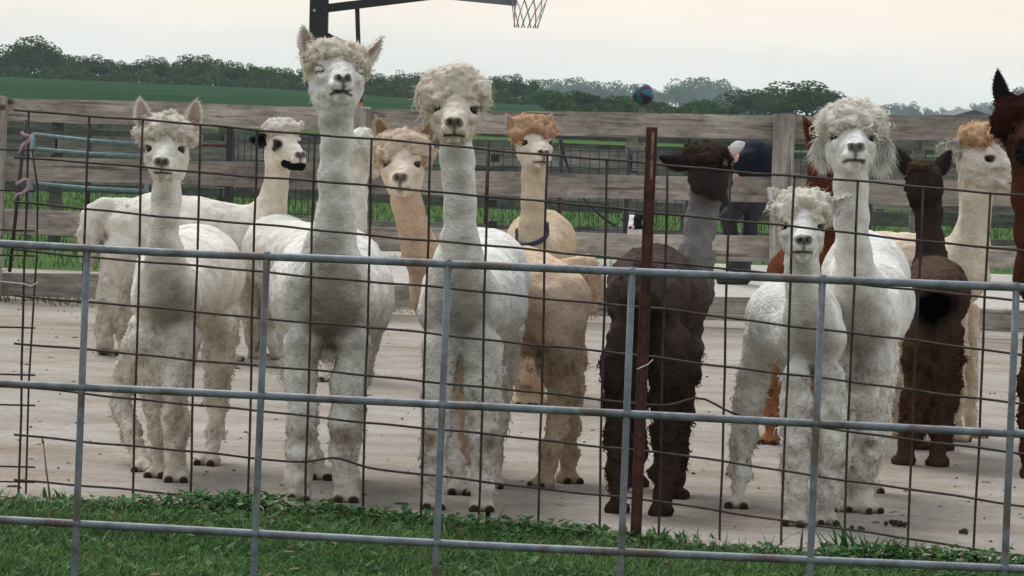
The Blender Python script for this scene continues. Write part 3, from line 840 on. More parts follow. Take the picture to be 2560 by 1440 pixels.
for i, (px, yt, w, k) in enumerate(NEARL):
    D = 590 + random.uniform(-25, 30)
    if px > 700: D = 560 + random.uniform(-20, 20)
    tree(px, yt, w * 1.4, D, k, POS[k] + ' dark green hedgerow tree beyond the crop field, ' + ordn(i) + ' from the left', 'hedgerow trees behind the field')
# hazy far trees
for (px, yt, w, k, D) in [(1385, 200, 110, 1, 1500), (1440, 197, 100, 0, 1550), (1490, 205, 80, 1, 1500), (1510, 207, 60, 5, 1300), (1550, 204, 60, 2, 1500), (1590, 212, 80, 1, 1500), (1640, 225, 80, 3, 1500),
                           (1692, 198, 70, 5, 1250), (1720, 205, 70, 0, 1500), (1760, 196, 130, 1, 1600), (1800, 205, 100, 0, 1600), (1850, 222, 110, 3, 1900), (1900, 228, 90, 3, 1900)]:
    D = min(D * 1.38, 2850)
    FT = globals().get('FT', 0) + 1
    tree(px, yt, w * 1.15, D, k, POS[k] + ' blue hazy tree, ' + ordn(FT - 1) + ' from left in the far row around the ball', 'far hazy trees, middle')
for (px, yt, w, k, D) in [(2180, 268, 60, 3, 2400), (2215, 264, 70, 1, 2300), (2238, 260, 50, 0, 1700), (2262, 262, 40, 3, 1700), (2284, 255, 30, 4, 1500), (2320, 272, 60, 3, 2000), (2360, 272, 50, 3, 2000), (2400, 270, 60, 3, 2200), (2440, 262, 70, 3, 2400),
                           (2470, 258, 60, 1, 2400), (2500, 252, 60, 1, 2000), (2548, 222, 60, 0, 1100), (2590, 215, 80, 1, 1100)]:
    D = min(D * 1.38, 2850)
    GT = globals().get('GT', 0) + 1
    tree(px, yt, w * 1.15, D, k, POS[k] + ' small hazy horizon tree, ' + ordn(GT - 1) + ' right of the curly-topped alpaca head', 'far hazy trees, right')
# greener bushes nearer
for (px, yt, w, k, D, lab) in [(1385, 226, 110, 1, 420, 'bright green bush beyond fence, left of the ball'), (1450, 228, 90, 3, 420, 'second bright green bush left of the ball'), (1500, 246, 90, 3, 420, 'low green bush under the hazy trees left of ball'),
                                (1560, 240, 110, 1, 420, 'green bush directly left of the ball'), (1620, 250, 90, 3, 430, 'green bush right behind the ball'), (1765, 250, 90, 1, 430, 'small bright green bush right of the ball'), (1830, 264, 70, 3, 430, 'lowest green bush between ball and big green tree'),
                                (1880, 226, 130, 0, 520, 'green tree left of the biggest green tree on the right'), (1930, 222, 70, 1, 500, 'rounded green tree touching the biggest right-hand tree'), (2020, 206, 170, 0, 470, 'biggest green tree, just left of the curly-topped alpaca head'),
                                (2075, 228, 80, 1, 470, 'green tree peeping out left of curly-topped alpaca head'), (1960, 250, 110, 3, 440, 'low green bush in front of the biggest right-hand tree')]:
    tree(px, yt, w * 1.2, D, k, lab, 'green trees beyond the fence, right', name='tree' if 'tree' in lab else 'bush', cat='tree' if 'tree' in lab else 'bush')
# undergrowth strip under the hedgerow
def undergrowth():
    n = 30000; px = RNG.uniform(-120, 1800, n); D = RNG.uniform(525, 580, n)
    D = np.where(px > 700, RNG.uniform(500, 545, n), D); D = np.where(px > 1340, RNG.uniform(350, 440, n), D)
    x = (px - 1280) / F * D; z = np.array([terrain_z(a, b) for a, b in zip(x, D)])
    hh = (1.3 + .8 * np.sin(px * .021) * np.sin(px * .057 + 1)) * np.where(px > 1340, .6, 1.0)
    lvl = RNG.random(n) ** .8
    p = np.stack([x, D, z + lvl * hh], 1); s_ = RNG.uniform(.10, .34, n)
    a_ = RNG.normal(size=(n, 3)); a_ /= np.linalg.norm(a_, axis=1)[:, None]; b_ = np.cross(a_, RNG.normal(size=(n, 3))); b_ /= np.linalg.norm(b_, axis=1)[:, None]
    V = np.stack([p + a_ * s_[:, None], p + b_ * s_[:, None], p - a_ * s_[:, None], p - b_ * s_[:, None]], 1).reshape(-1, 3)
    g = np.clip(RNG.normal(.5, .25, n), 0, 1)[:, None]; C = np.repeat(np.array([.015, .036, .014]) * (1 - g) + np.array([.07, .115, .04]) * g, 4, 0)
    o = link('undergrowth', mesh_np('undergrowth', V, [np.arange(n)[:, None] * 4 + np.array([[0, 1, 2, 3]])], M_TREE, False, C)); tag(o, 'low bushes and tall weeds along the foot of the hedgerow', kind='stuff')
undergrowth()
# low barn roof on the horizon
bD = 260; a, b_, c_ = P(2385, 288, bD), P(2432, 274, bD), P(2485, 288, bD)
barn = empty('barn', (b_.x, bD, 0), label='low grey barn roof on the horizon beside the dark ear', cat='barn')
hw = (c_.x - a.x) / 2; xm = (a.x + c_.x) / 2
mb = MB(); mb.box((xm, bD + 5, a.z / 2), (hw * 1.8, 10, a.z)); mb.build('wall', plain('barn_wall', (.3, .3, .3), .8), barn)
me = mesh_np('roof', [(xm - hw, bD - .3, a.z), (xm + hw, bD - .3, a.z), (xm, bD - .3, b_.z), (xm - hw, bD + 11, a.z), (xm + hw, bD + 11, a.z), (xm, bD + 11, b_.z)],
             [np.array([(0, 1, 2), (5, 4, 3)]), np.array([(0, 2, 5, 3), (2, 1, 4, 5), (1, 0, 3, 4)])], plain('barn_roof', (.10, .10, .10), .7), False)
link('roof', me, barn, world_coords=True)

# ------------------------------------------------------------------ basketball hoop and ball
HD = 40.0
hoop = empty('basketball_hoop', (XG(897, HD), HD, 0), label='dark basketball hoop stand with hanging net behind the tallest alpaca', cat='basketball hoop')
def bar(p, q, w, name, mat, d=None):
    a, b = P(p[0], p[1], HD), P(q[0], q[1], HD); ax_ = (b - a).normalized(); s_ = ax_.cross(Vector((0, 1, 0))).normalized(); M_ = Matrix((s_, Vector((0, 1, 0)), ax_)).transposed()
    mb = MB(); mb.box((a + b) / 2, (w * HD / F, (d or w) * HD / F, (b - a).length), M_); mb.build(name, mat, hoop)
bar((802, -160), (796, 112), 46, 'counter_arm', M_DARKPIPE, 40)
bar((806, 22), (1085, -12), 21, 'lift_arm', M_DARKPIPE)
bar((812, 84), (900, 128), 11, 'brace', M_DARKPIPE)
bar((893, 20), (899, 210), 11, 'pole', M_DARKPIPE)
bar((900, 206), (900, 262), 13, 'stripe_orange', plain('orange_paint', (.55, .22, .08), .6))
bar((900, 234), (900, 256), 14, 'stripe_maroon', plain('maroon_paint', (.10, .02, .025), .6))
bar((900, 262), (898, 275), 12, 'stripe_cream', plain('cream_paint', (.6, .35, .22), .6))
bar((898, 275), (888, 540), 12, 'lower_pole', M_DARKPIPE)
bar((1078, -14), (1292, 7), 17, 'backboard_edge', plain('grey_board_edge', (.16, .16, .17), .6), 10)
mb = MB(); mb.box(P(796, -60, HD) + Vector((0, 0, 0)), (.0, .0, .0))
bar((1165, -150), (1172, -5), 220, 'backboard', plain('board_grey', (.35, .35, .36), .5), 8)
bl = P(786, 26, HD - .12); mb = MB(); mb.tube([bl, bl + Vector((0, -.03, 0))], .014, 8); mb.build('bolt', plain('bolt', (.5, .5, .5), .4), hoop)
rimc = P(1326, -26, HD); rr = .2286
mb = MB(); mb.tube([rimc + Vector((math.cos(a) * rr, math.sin(a) * rr, 0)) for a in np.linspace(0, 2 * math.pi, 25)], .009, 6, False); mb.build('rim', plain('rim_orange', (.5, .1, .03), .5), hoop, True)
m_net = plain('net_cord', (.50, .48, .52), .8)
m_nets = [plain('net_white', (.62, .62, .62), .8), plain('net_pink', (.50, .26, .32), .8), plain('net_green', (.26, .40, .36), .8)]
def netp(a, t):
    r_ = rr * (1 - .46 * t ** .7); return rimc + Vector((math.cos(a) * r_, math.sin(a) * r_, -.40 * t)) + Vector((-.03 * t, 0, 0))
for k in range(12):
    for sgn in (-1, 1):
        pts = []
        for j in range(8):
            t = j / 7; pts.append(netp(2 * math.pi * (k + sgn * t * 3.5 * .5) / 12 + .1 * math.sin(j * 3.1), t))
        mb = MB(); mb.tube(pts, .0055, 4); mb.build('net_cord', m_nets[(k * 2 + (sgn > 0)) % 3], hoop, True)

def sphere_me(name, r, mats, panels=0, seg=32, rings=18):
    V, Q, mi = [], [], []
    for i in range(rings + 1):
        th = math.pi * i / rings
        for j in range(seg):
            a = 2 * math.pi * j / seg; V.append((r * math.sin(th) * math.cos(a), r * math.sin(th) * math.sin(a), r * math.cos(th)))
    for i in range(rings):
        for j in range(seg):
            j2 = (j + 1) % seg; Q.append((i * seg + j, (i + 1) * seg + j, (i + 1) * seg + j2, i * seg + j2)); mi.append((j * panels // seg) % 2 if panels else 0)
    me = mesh_np(name, V, [np.array(Q)], None, True)
    for m_ in mats: me.materials.append(m_)
    me.polygons.foreach_set('material_index', mi); return me
bc = P(1608, 236, 42)
o = link('ball', sphere_me('ball', 27 * 42 / F, [plain('teal_vinyl', (.02, .14, .17), .35), plain('purple_vinyl', (.055, .015, .055), .35)], 8), None, bc, (R(70), R(20), R(-35)))
tag(o, 'teal and purple striped ball on top of a post beyond the fence', 'ball')
mb = MB(); mb.tube([(bc.x, bc.y, 0), (bc.x, bc.y, bc.z - 25 * 42 / F)], .04, 8); mb.build('ball_post', M_WOODB, None, True, label='wooden post carrying the striped ball', cat='post')
#SECTION_ANIMALS
# ------------------------------------------------------------------ smooth bodies: distance fields turned into one continuous skin
class Field:
    def __init__(s, lo, hi, vs):
        s.lo = np.array(lo, np.float32); s.vs = vs
        s.n = np.maximum(((np.array(hi) - s.lo) / vs).astype(int) + 2, 4)
        s.ax = [s.lo[i] + vs * np.arange(s.n[i], dtype=np.float32) for i in range(3)]
        s.f = np.full(s.n, .1, np.float32)
    def _sl(s, a, b):
        i0 = np.clip(np.floor((np.array(a) - s.lo) / s.vs).astype(int), 0, s.n - 1); i1 = np.clip(np.ceil((np.array(b) - s.lo) / s.vs).astype(int) + 1, 1, s.n)
        sl = tuple(slice(int(i), int(j)) for i, j in zip(i0, i1))
        g = np.meshgrid(*[s.ax[k][sl[k]] for k in range(3)], indexing='ij', sparse=True)
        return sl, g
    def _min(s, sl, d, k):
        a = s.f[sl]; d = np.minimum(d, .1)
        h = np.maximum(k - np.abs(a - d), 0) / k
        s.f[sl] = np.minimum(np.minimum(a, d) - h * h * k * .25, .1)
    def _max(s, sl, d, k):
        a = s.f[sl]; d = -d; h = np.maximum(k - np.abs(a - d), 0) / k
        s.f[sl] = np.maximum(a, d) + h * h * k * .25
    def cone(s, p0, r0, p1, r1, k=.03, sub=False):
        p0, p1 = np.array(p0, np.float32), np.array(p1, np.float32); m = max(r0, r1) + .07
        sl, (X, Y, Z) = s._sl(np.minimum(p0, p1) - m, np.maximum(p0, p1) + m)
        if 0 in [x.size for x in (X, Y, Z)]: return
        ba = p1 - p0; bb = max(float(ba @ ba), 1e-9)
        x, y, z = X - p0[0], Y - p0[1], Z - p0[2]
        h = np.clip((x * ba[0] + y * ba[1] + z * ba[2]) / bb, 0, 1)
        d = np.sqrt((x - ba[0] * h) ** 2 + (y - ba[1] * h) ** 2 + (z - ba[2] * h) ** 2) - (r0 + (r1 - r0) * h)
        (s._max if sub else s._min)(sl, d, k)
    def chain(s, pts, k=.03, kk=None):
        for (a, ra), (b, rb) in zip(pts, pts[1:]): s.cone(a, ra, b, rb, k)
    def ell(s, c, rad, Rm=None, k=.03, sub=False):
        c = np.array(c, np.float32); rad = np.array(rad, np.float32); m = float(rad.max()) + .07
        sl, (X, Y, Z) = s._sl(c - m, c + m)
        if 0 in [x.size for x in (X, Y, Z)]: return
        x, y, z = X - c[0], Y - c[1], Z - c[2]
        if Rm is not None:
            x, y, z = (x * Rm[0, i] + y * Rm[1, i] + z * Rm[2, i] for i in range(3))
        k0 = np.sqrt((x / rad[0]) ** 2 + (y / rad[1]) ** 2 + (z / rad[2]) ** 2) + 1e-6
        k1 = np.sqrt((x / rad[0] ** 2) ** 2 + (y / rad[1] ** 2) ** 2 + (z / rad[2] ** 2) ** 2) + 1e-6
        (s._max if sub else s._min)(sl, k0 * (k0 - 1) / k1, k)
    def noise(s, cell, seed):
        rg = np.random.default_rng(seed); cell = np.array(cell, np.float32) if not np.isscalar(cell) else np.full(3, cell, np.float32)
        m = np.ceil(s.n * s.vs / cell).astype(int) + 3
        A = rg.uniform(-1, 1, m).astype(np.float32)
        for i in range(3):
            t = np.arange(s.n[i]) * s.vs / cell[i]; j = np.floor(t).astype(int); u = t - j; u = u * u * (3 - 2 * u)
            W = np.zeros((s.n[i], m[i]), np.float32); W[np.arange(s.n[i]), j] = 1 - u; W[np.arange(s.n[i]), j + 1] = u
            A = np.moveaxis(np.tensordot(W, A, axes=(1, i)), 0, i)
        return A
    def add(s, arr): 
        s.f = np.where(s.f < .08, s.f + arr, s.f).astype(np.float32)
    def mesh(s):
        g = openvdb.FloatGrid(.1); g.copyFromArray(s.f)
        p, q = g.convertToQuads(0.0)
        return s.lo + p.astype(np.float32) * s.vs, q.astype(np.int32)[:, ::-1]

def vnorm(V, Q):
    a, b, c, d = (V[Q[:, i]] for i in range(4))
    fn = np.cross(c - a, d - b); N = np.zeros_like(V)
    for i in range(4): np.add.at(N, Q[:, i], fn)
    N /= np.linalg.norm(N, axis=1)[:, None] + 1e-12
    return N, np.linalg.norm(fn, axis=1)

def relax(V, Q, it=2, lam=.5):
    for _ in range(it):
        S = np.zeros_like(V); cnt = np.zeros(len(V), np.float32)
        for i in range(4):
            for j in (1, 3):
                np.add.at(S, Q[:, i], V[Q[:, (i + j) % 4]])
            np.add.at(cnt, Q[:, i], 2)
        V = V * (1 - lam) + lam * S / np.maximum(cnt, 1)[:, None]
    return V

def strands(p, nrm, col, L, w, curl=.004, down=.3, rnd=.5, seg=3, turns=1.2, rg=RNG):
    n = len(p)
    L = np.broadcast_to(L, n).astype(float) * rg.uniform(.6, 1.25, n); w = np.broadcast_to(w, n) * rg.uniform(.7, 1.2, n)
    d = nrm * (1 - down) + rg.normal(size=(n, 3)) * rnd; d[:, 2] -= down; d /= np.linalg.norm(d, axis=1)[:, None]
    s = np.cross(d, rg.normal(size=(n, 3))); s /= np.linalg.norm(s, axis=1)[:, None]; u = np.cross(d, s)
    ph = rg.uniform(0, 6.28, n)[:, None]; tu = (turns * rg.uniform(.6, 1.4, n))[:, None]; V, C = [], []
    c0 = np.cos(ph); s0 = np.sin(ph)
    for k in range(seg + 1):
        t = k / seg; a = ph + tu * t * 6.28
        c = p + d * (L * t)[:, None] + (s * (np.cos(a) - c0) + u * (np.sin(a) - s0)) * curl * (t ** .5)
        c[:, 2] -= L * t * t * .25 * down * 2
        ww = (w * (1 - .85 * t ** 1.5) * .5)[:, None]
        V += [c - s * ww, c + s * ww]; C += [col, col]
    V = np.stack(V, 1).reshape(-1, 3); C = np.stack(C, 1).reshape(-1, 3)
    b = np.arange(n)[:, None] * (2 * (seg + 1))
    Q = np.concatenate([b + np.array([[2 * k, 2 * k + 1, 2 * k + 3, 2 * k + 2]]) for k in range(seg)])
    return V, Q, C
def join(parts):
    V, Q, C, off = [], [], [], 0
    for v, q, c in parts: V.append(v); Q.append(q + off); C.append(c); off += len(v)
    return np.concatenate(V), np.concatenate(Q), np.concatenate(C)

WHITE = (.68, .665, .625); CREAM = (.60, .53, .42); FAWN = (.50, .345, .20); DIRT = (.27, .20, .125)
def rot(yaw, pitch, roll=0):
    y, p = R(yaw), R(pitch)
    fwd = np.array([math.sin(y) * math.cos(p), -math.cos(y) * math.cos(p), math.sin(p)])
    sd = np.array([math.cos(y), math.sin(y), 0.0]); up = np.cross(fwd, sd) * 1.0
    if up[2] < 0: up = -up
    if roll:
        c, s_ = math.cos(R(roll)), math.sin(R(roll)); sd, up = sd * c + up * s_, up * c - sd * s_
    return np.stack([sd, fwd, up], 1)

def ear_mesh(base, tip, width, face, coat, inner, cup=.5, seed=0, hairy=0, parent=None, blunt=.8):
    base, tip = np.array(base), np.array(tip); ax_ = tip - base; L = np.linalg.norm(ax_); ax_ /= L
    face = np.array(face, float); face -= ax_ * (face @ ax_); face /= np.linalg.norm(face); sd = np.cross(ax_, face)
    nu, nv = 12, 8; V, C = [], []
    for lay in (0, 1):
        for i in range(nu + 1):
            u = i / nu; pr = (math.sin(math.pi * (.16 + .84 * u) ** .8) ** blunt) if u < 1 else 0.02
            pr = max(pr, .02)
            for j in range(nv + 1):
                v = j / nv * 2 - 1
                dep = cup * width * pr * (v * v - .55) + .012 * math.sin(u * 3)
                p = base + ax_ * (L * u) + sd * (v * pr * width * .5) + face * (dep - lay * .008 * (1 - abs(v) ** 3) * min(1, pr * 1.5))
                V.append(p)
                C.append(inner if lay == 0 and abs(v) < .7 and u < .9 else coat)
    k = nv + 1; Q = []
    for i in range(nu):
        for j in range(nv):
            a = i * k + j; Q.append((a, a + 1, a + k + 1, a + k)); a += (nu + 1) * k; Q.append((a, a + k, a + k + 1, a + 1))
    o_ = (nu + 1) * k
    for i in range(nu):
        for j in (0, nv):
            a = i * k + j; q = (a, a + k, a + k + o_, a + o_); Q.append(q if j == 0 else q[::-1])
    V = np.array(V); C = np.array(C); Q = np.array(Q)
    rg = np.random.default_rng(seed)
    m = int(120 + hairy * 700); idx = rg.integers((nu + 1) * k, 2 * (nu + 1) * k, m)
    nr = np.tile(-face, (m, 1)) + sd * ((idx % k) / nv * 2 - 1)[:, None]
    sv, sq, sc = strands(V[idx] + rg.normal(size=(m, 3)) * .003, nr, np.tile(coat, (m, 1)), .006 + .035 * hairy, .0028, .003, .15 + .55 * hairy, .4, 2, rg=rg)
    ed = rg.integers(0, nu, 200); sgn = rg.choice([-1, 1], 200)
    e = V[ed * k + np.where(sgn > 0, nv, 0)]
    s2 = strands(e, sd * sgn[:, None] + ax_ * .4, np.tile(coat, (200, 1)), .005 + .035 * hairy, .0025, .002, .1 + .5 * hairy, .3, 2, rg=rg)
    V, Q, C = join([(V, Q, C), (sv, sq, sc), s2])
    return link('ear', mesh_np('ear', V, [Q], M_WOOL, True, C), parent, world_coords=True)

EYE_ME = sphere_me('eye', 1.0, [M_EYE], 0, 20, 12)
ALP_N = [0]
def alpaca(label, D, body, neck, legs, head=None, knot=None, ears=(), tail=None, coat=WHITE, face=None, legc=None, knotc=None, earc=None, innerc=(.50, .37, .31),
           vs=.0085, dirt=.5, stain_shade=(), fleece=.0, group='alpacas in the yard', footyaw=0, nosec=(.10, .075, .06), knot_len=.03, knot_curl=.006, legwool=1.0, bodyn=1.0, neckc=None, eyes='open', backc=None, extra=None, locks=220, muzzlec=None, eyepatch=None, front=0):
    ALP_N[0] += 1; sd0 = ALP_N[0] * 31; rg = np.random.default_rng(sd0)
    W = lambda px, py, dy=0: np.array(P(px, py, D + dy)); S = lambda dy=0: (D + dy) / F
    gn = lambda c, k: tuple(np.minimum(np.array(c) * k, .84)) if c is not None and np.mean(c) > .25 else c
    coat = gn(coat, 1.16); face = gn(face, 1.16); legc = gn(legc, 1.14); neckc = gn(neckc, 1.14); earc = gn(earc, 1.1); knotc = gn(knotc or (None if coat is None else tuple(np.array(coat) / 1.16)), 1.30)
    face = face or coat; legc = legc or coat; knotc = knotc or coat; earc = earc or coat; neckc = neckc or coat
    cx = body[0][0]; root = empty('alpaca', (W(cx, 900)[0], D + body[len(body) // 2][3], 0), label=label, cat='alpaca', group=group)
    B = [(W(a, b, d), r * S(d)) for a, b, r, d in body]; Nk = [(W(a, b, d), r * .93 * S(d)) for a, b, r, d in neck]
    LG = []
    for lg in legs:
        q = [(W(a, b, d), r * (.83 if r < 45 else .92) * S(d)) for a, b, r, d in lg]
        fp = q[-1][0].copy(); fp[2] = .034; q[-1] = (fp, q[-1][1]); LG.append(q)
    T = [(W(a, b, d), r * S(d)) for a, b, r, d in tail] if tail else []
    allp = np.array([p for p, r in B + Nk + [x for l in LG for x in l] + T]); allr = np.array([r for p, r in B + Nk + [x for l in LG for x in l] + T])
    lo = (allp - allr[:, None]).min(0) - .05; hi = (allp + allr[:, None]).max(0) + .05; lo[2] = -.02
    lo[0] -= .06; hi[0] += .06; lo[1] -= .06; hi[1] += .06
    fd = Field(lo, hi, vs)
    fd.chain(B, .07); fd.chain(Nk, .045)
    fd.cone(B[0][0], B[0][1] * .8, Nk[0][0], Nk[0][1], .06)
    yaws = footyaw if isinstance(footyaw, (list, tuple)) else [footyaw] * len(LG)
    toes = []
    for q, fy in zip(LG, yaws):
        fd.chain(q, .03)
        f_ = np.array([math.sin(R(fy)), -math.cos(R(fy)), 0]); s_ = np.array([math.cos(R(fy)), math.sin(R(fy)), 0]); c = q[-1][0]
        for sg in (-1, 1):
            a = c + s_ * sg * .017 + f_ * .005 + np.array([0, 0, -.004]); b = c + s_ * sg * .026 + f_ * .052; b[2] = .019
            fd.cone(a, .026, b, .0175, .012); toes.append(b + f_ * .014)
    if T: fd.chain(T, .03)
    if extra: extra(fd, W, S)
    Zg = fd.ax[2][None, None, :]
    lw = np.clip((.62 - Zg) / .25, 0, 1) * np.clip((Zg - .06) / .06, 0, 1) * legwool
    n1 = fd.noise((.03, .03, .045), sd0 + 1); n2 = fd.noise(.017, sd0 + 2); n3 = fd.noise((.10, .10, .06), sd0 + 3); n4 = fd.noise((.045, .045, .075), sd0 + 4)
    fd.add(lw * (n1 * .010 + np.abs(n2) * .010 - .003) + (1 - lw) * bodyn * (n3 * .006 + np.abs(n4) * .0075 + n2 * .0020) + fleece * (n1 * .010 + n2 * .005) - .002)
    V, Q = fd.mesh()
    keep = None
    N, _ = vnorm(V, Q)
    # colours
    z = V[:, 2]; m = np.clip((z - .45) / .2, 0, 1)[:, None]
    C = np.array(legc) * (1 - m) + np.array(coat) * m
    if Nk:
        nk = np.array([p for p, r in Nk]); dd = np.min([np.linalg.norm(V - p, axis=1) for p in nk[1:]], axis=0) if len(nk) > 1 else np.full(len(V), 9)
        mm = np.clip((.16 - dd) / .06, 0, 1)[:, None]; C = C * (1 - mm) + np.array(neckc) * mm
    def lat(scale, seed):
        rg2 = np.random.default_rng(seed); A = rg2.uniform(0, 1, (24, 24, 24)); t = (V / scale) % 23
        i = t.astype(int); u = t - i; u = u * u * (3 - 2 * u); r_ = 0
        for dx in (0, 1):
            for dy in (0, 1):
                for dz in (0, 1):
                    r_ = r_ + A[i[:, 0] + dx, i[:, 1] + dy, i[:, 2] + dz] * (u[:, 0] if dx else 1 - u[:, 0]) * (u[:, 1] if dy else 1 - u[:, 1]) * (u[:, 2] if dz else 1 - u[:, 2])
        return r_
    lt = lat(.06, sd0 + 5) * .6 + lat(.02, sd0 + 6) * .4
    dm = np.clip((.78 - z) / .62, 0, 1) ** 1.15 * np.clip((lt - .30) / .35, 0, 1) * dirt
    dm = np.maximum(dm, np.clip((.10 - z) / .08, 0, 1) * .8 * min(1, dirt * 1.6))
    C = C * (1 - dm[:, None]) + np.array(DIRT) * dm[:, None]
    lt2 = lat(.11, sd0 + 7); C = C * (.93 + .14 * lt2)[:, None]
    stain_shade = list(stain_shade)
    if front:  # shaded neck and chest fronts darkened in the wool colour, with some dirt
        for (a_, b_, r_, d_) in neck[:-1]: stain_shade.append((a_, b_, d_ - r_ * S(d_) - .02, r_ * .86, (.31, .27, .22), .62 * front))
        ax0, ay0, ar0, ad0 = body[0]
        stain_shade.append((ax0 + 4, ay0 + ar0 * .45, ad0 - ar0 * S(ad0) * .9, ar0 * .95, (.12, .095, .072), .85 * front))
        stain_shade.append((ax0, ay0 - ar0 * .25, ad0 - ar0 * S(ad0) * .9, ar0 * .80, (.28, .24, .195), .65 * front))
    for (px, py, dy, rad, cl, st) in stain_shade:  # marks mix dirt, coat patches and shade painted on the chests
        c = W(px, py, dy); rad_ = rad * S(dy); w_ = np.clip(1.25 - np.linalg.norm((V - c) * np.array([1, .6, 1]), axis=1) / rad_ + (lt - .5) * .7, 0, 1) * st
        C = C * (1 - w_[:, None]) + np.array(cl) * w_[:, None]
    for t in toes:
        w_ = np.clip((.022 - np.linalg.norm(V - t, axis=1)) / .006, 0, 1); w_ = np.maximum(w_, np.clip((.014 - z) / .006, 0, 1) * (np.linalg.norm(V - t, axis=1) < .09) * .8)
        C = C * (1 - w_[:, None]) + np.array((.045, .03, .02)) * w_[:, None]
    # fuzz
    parts = []
    nb = int(6500 * (14 / D) ** 1.2); idx = rg.integers(0, len(V), nb)
    zz = z[idx]; leg = (zz < .55) & (zz > .07)
    bi = idx[~leg]
    if len(bi): parts.append(strands(V[bi], N[bi], C[bi] * rg.uniform(.95, 1.06, (len(bi), 1)), .007 + .009 * fleece, .0030, .002, .5, .4, 2, rg=rg))
    li = idx[leg]
    if legwool > .3:
        li = np.concatenate([li, rg.choice(li, min(len(li), 2200))]) if len(li) else li
        parts.append(strands(V[li], N[li], C[li] * (rg.uniform(.85, 1.12, (len(li), 1)) if np.mean(coat) > .25 else rg.uniform(.5, 1.8, (len(li), 1))), .018, .0055, .005, .5, .45, 3, 1.3, rg=rg))
    else: parts.append(strands(V[li], N[li], C[li], .010, .003, .002, .4, .4, 2, rg=rg))
    lk = np.where((z > .10) & (z < .52))[0]
    if len(lk) and D < 16 and legwool > .3:
        lk = rg.choice(lk, 1500); parts.append(strands(V[lk], N[lk], C[lk] * (rg.uniform(.82, 1.12, (1500, 1)) if np.mean(coat) > .25 else rg.uniform(.4, 2.3, (1500, 1))), .026, .0075, .008, .5, .5, 6, 1.5, rg=rg))
    if T:
        tp_ = np.array([p for p, r in T]); dt = np.min([np.linalg.norm(V - p, axis=1) for p in tp_], axis=0); ti = np.where(dt < .10)[0]
        if len(ti): ti = rg.choice(ti, 1300); parts.append(strands(V[ti], N[ti], C[ti], .030, .005, .006, .5, .4, 3, rg=rg))
    HV = None
    if head:
        hx, hy, hdy = head['c']; hc = W(hx, hy, hdy); sc = head.get('s', 1.0); Rm = rot(head['yaw'], head.get('pitch', 0), head.get('roll', 0))
        H = lambda x, y, z_: hc + Rm @ (np.array([x, y, z_]) * sc)
        vh = head.get('vs', .0042)
        hf = Field(hc - .30 * sc, hc + .30 * sc, vh)
        hf.ell(H(0, -.01, .005), np.array([.058, .078, .066]) * sc, Rm, .02)
        hf.cone(H(0, .04, -.030), .049 * sc, H(0, .140, -.066), .033 * sc, .03)
        hf.cone(H(0, .01, -.01), .052 * sc, H(0, .12, -.040), .026 * sc, .03)          # nasal bridge
        for sg in (-1, 1):
            hf.cone(H(.026 * sg, -.01, -.050), .038 * sc, H(.014 * sg, .11, -.094), .025 * sc, .02)   # jaw
            hf.ell(H(.050 * sg, .050, .006), np.array([.022, .026, .017]) * sc, Rm, .012)   # brow
            hf.ell(H(.048 * sg, .060, -.038), np.array([.020, .030, .018]) * sc, Rm, .012)  # cheekbone
            hf.ell(H(.0165 * sg, .160, -.078), np.array([.020, .020, .019]) * sc, Rm, .008)  # split upper lip
            hf.ell(H(.014 * sg, .168, -.052), np.array([.015, .014, .013]) * sc, Rm, .008)   # nostril wings
        hf.ell(H(0, .148, -.109), np.array([.021, .021, .016]) * sc, Rm, .010)     # lower lip
        ch = head.get('cheek', 0)
        if ch:
            for sg in (-1, 1): hf.ell(H(.045 * sg, .0, -.045), np.array([.042, .05, .07]) * sc * ch, Rm, .03)
            hf.ell(H(0, .02, -.09), np.array([.045, .05, .045]) * sc * ch, Rm, .03)
        for p, r in Nk[-2:]: pass
        if len(Nk) > 1: hf.cone(Nk[-1][0], Nk[-1][1] - .003, Nk[-1][0] * .45 + Nk[-2][0] * .55, (Nk[-1][1] + Nk[-2][1]) / 2 - .006, .03)
        hf.cone(Nk[-1][0], Nk[-1][1] - .003, H(0, -.02, -.02), .055 * sc, .03)
        hn = hf.noise(.03, sd0 + 11); hn2 = hf.noise(.013, sd0 + 12)
        hf.add((hn * .0030 + hn2 * .0012) * (1 + 1.6 * ch))
        for sg in (-1, 1):
            hf.ell(H(.0590 * sg, .060, -.014), np.array([.0165, .0165, .0140]) * sc, Rm, .004, True)
            hf.cone(H(.0065 * sg, .186, -.060), .0028 * sc, H(.0195 * sg, .176, -.051), .0060 * sc, .003, True)
        if eyes != 'closed':
            for sg in (-1, 1):
                hf.ell(H(.0545 * sg, .0545, -.0005), np.array([.0165, .0165, .0072]) * sc, Rm, .003)
                hf.ell(H(.0535 * sg, .0535, -.0285), np.array([.0150, .0150, .0055]) * sc, Rm, .003)
        mo = [H(.036, .125, -.097), H(.024, .155, -.0945), H(.010, .178, -.094), H(0, .182, -.0925), H(-.010, .178, -.094), H(-.024, .155, -.0945), H(-.036, .125, -.097)]
        for a, b in zip(mo, mo[1:]): hf.cone(a, .0034 * sc, b, .0034 * sc, .004, True)
        hf.cone(H(0, .188, -.064), .0022 * sc, H(0, .188, -.090), .0026 * sc, .004, True)
        HV, HQ = hf.mesh(); HN, _ = vnorm(HV, HQ)
        q = ((HV - hc) @ Rm) / sc
        HC = np.tile(np.array(face), (len(HV), 1))
        nk_ = np.clip((-.02 - q[:, 1]) / .03, 0, 1) * np.clip((-.03 - q[:, 2]) / .03, 0, 1)
        HC = HC * (1 - nk_[:, None]) + np.array(head.get('nape', neckc)) * nk_[:, None]
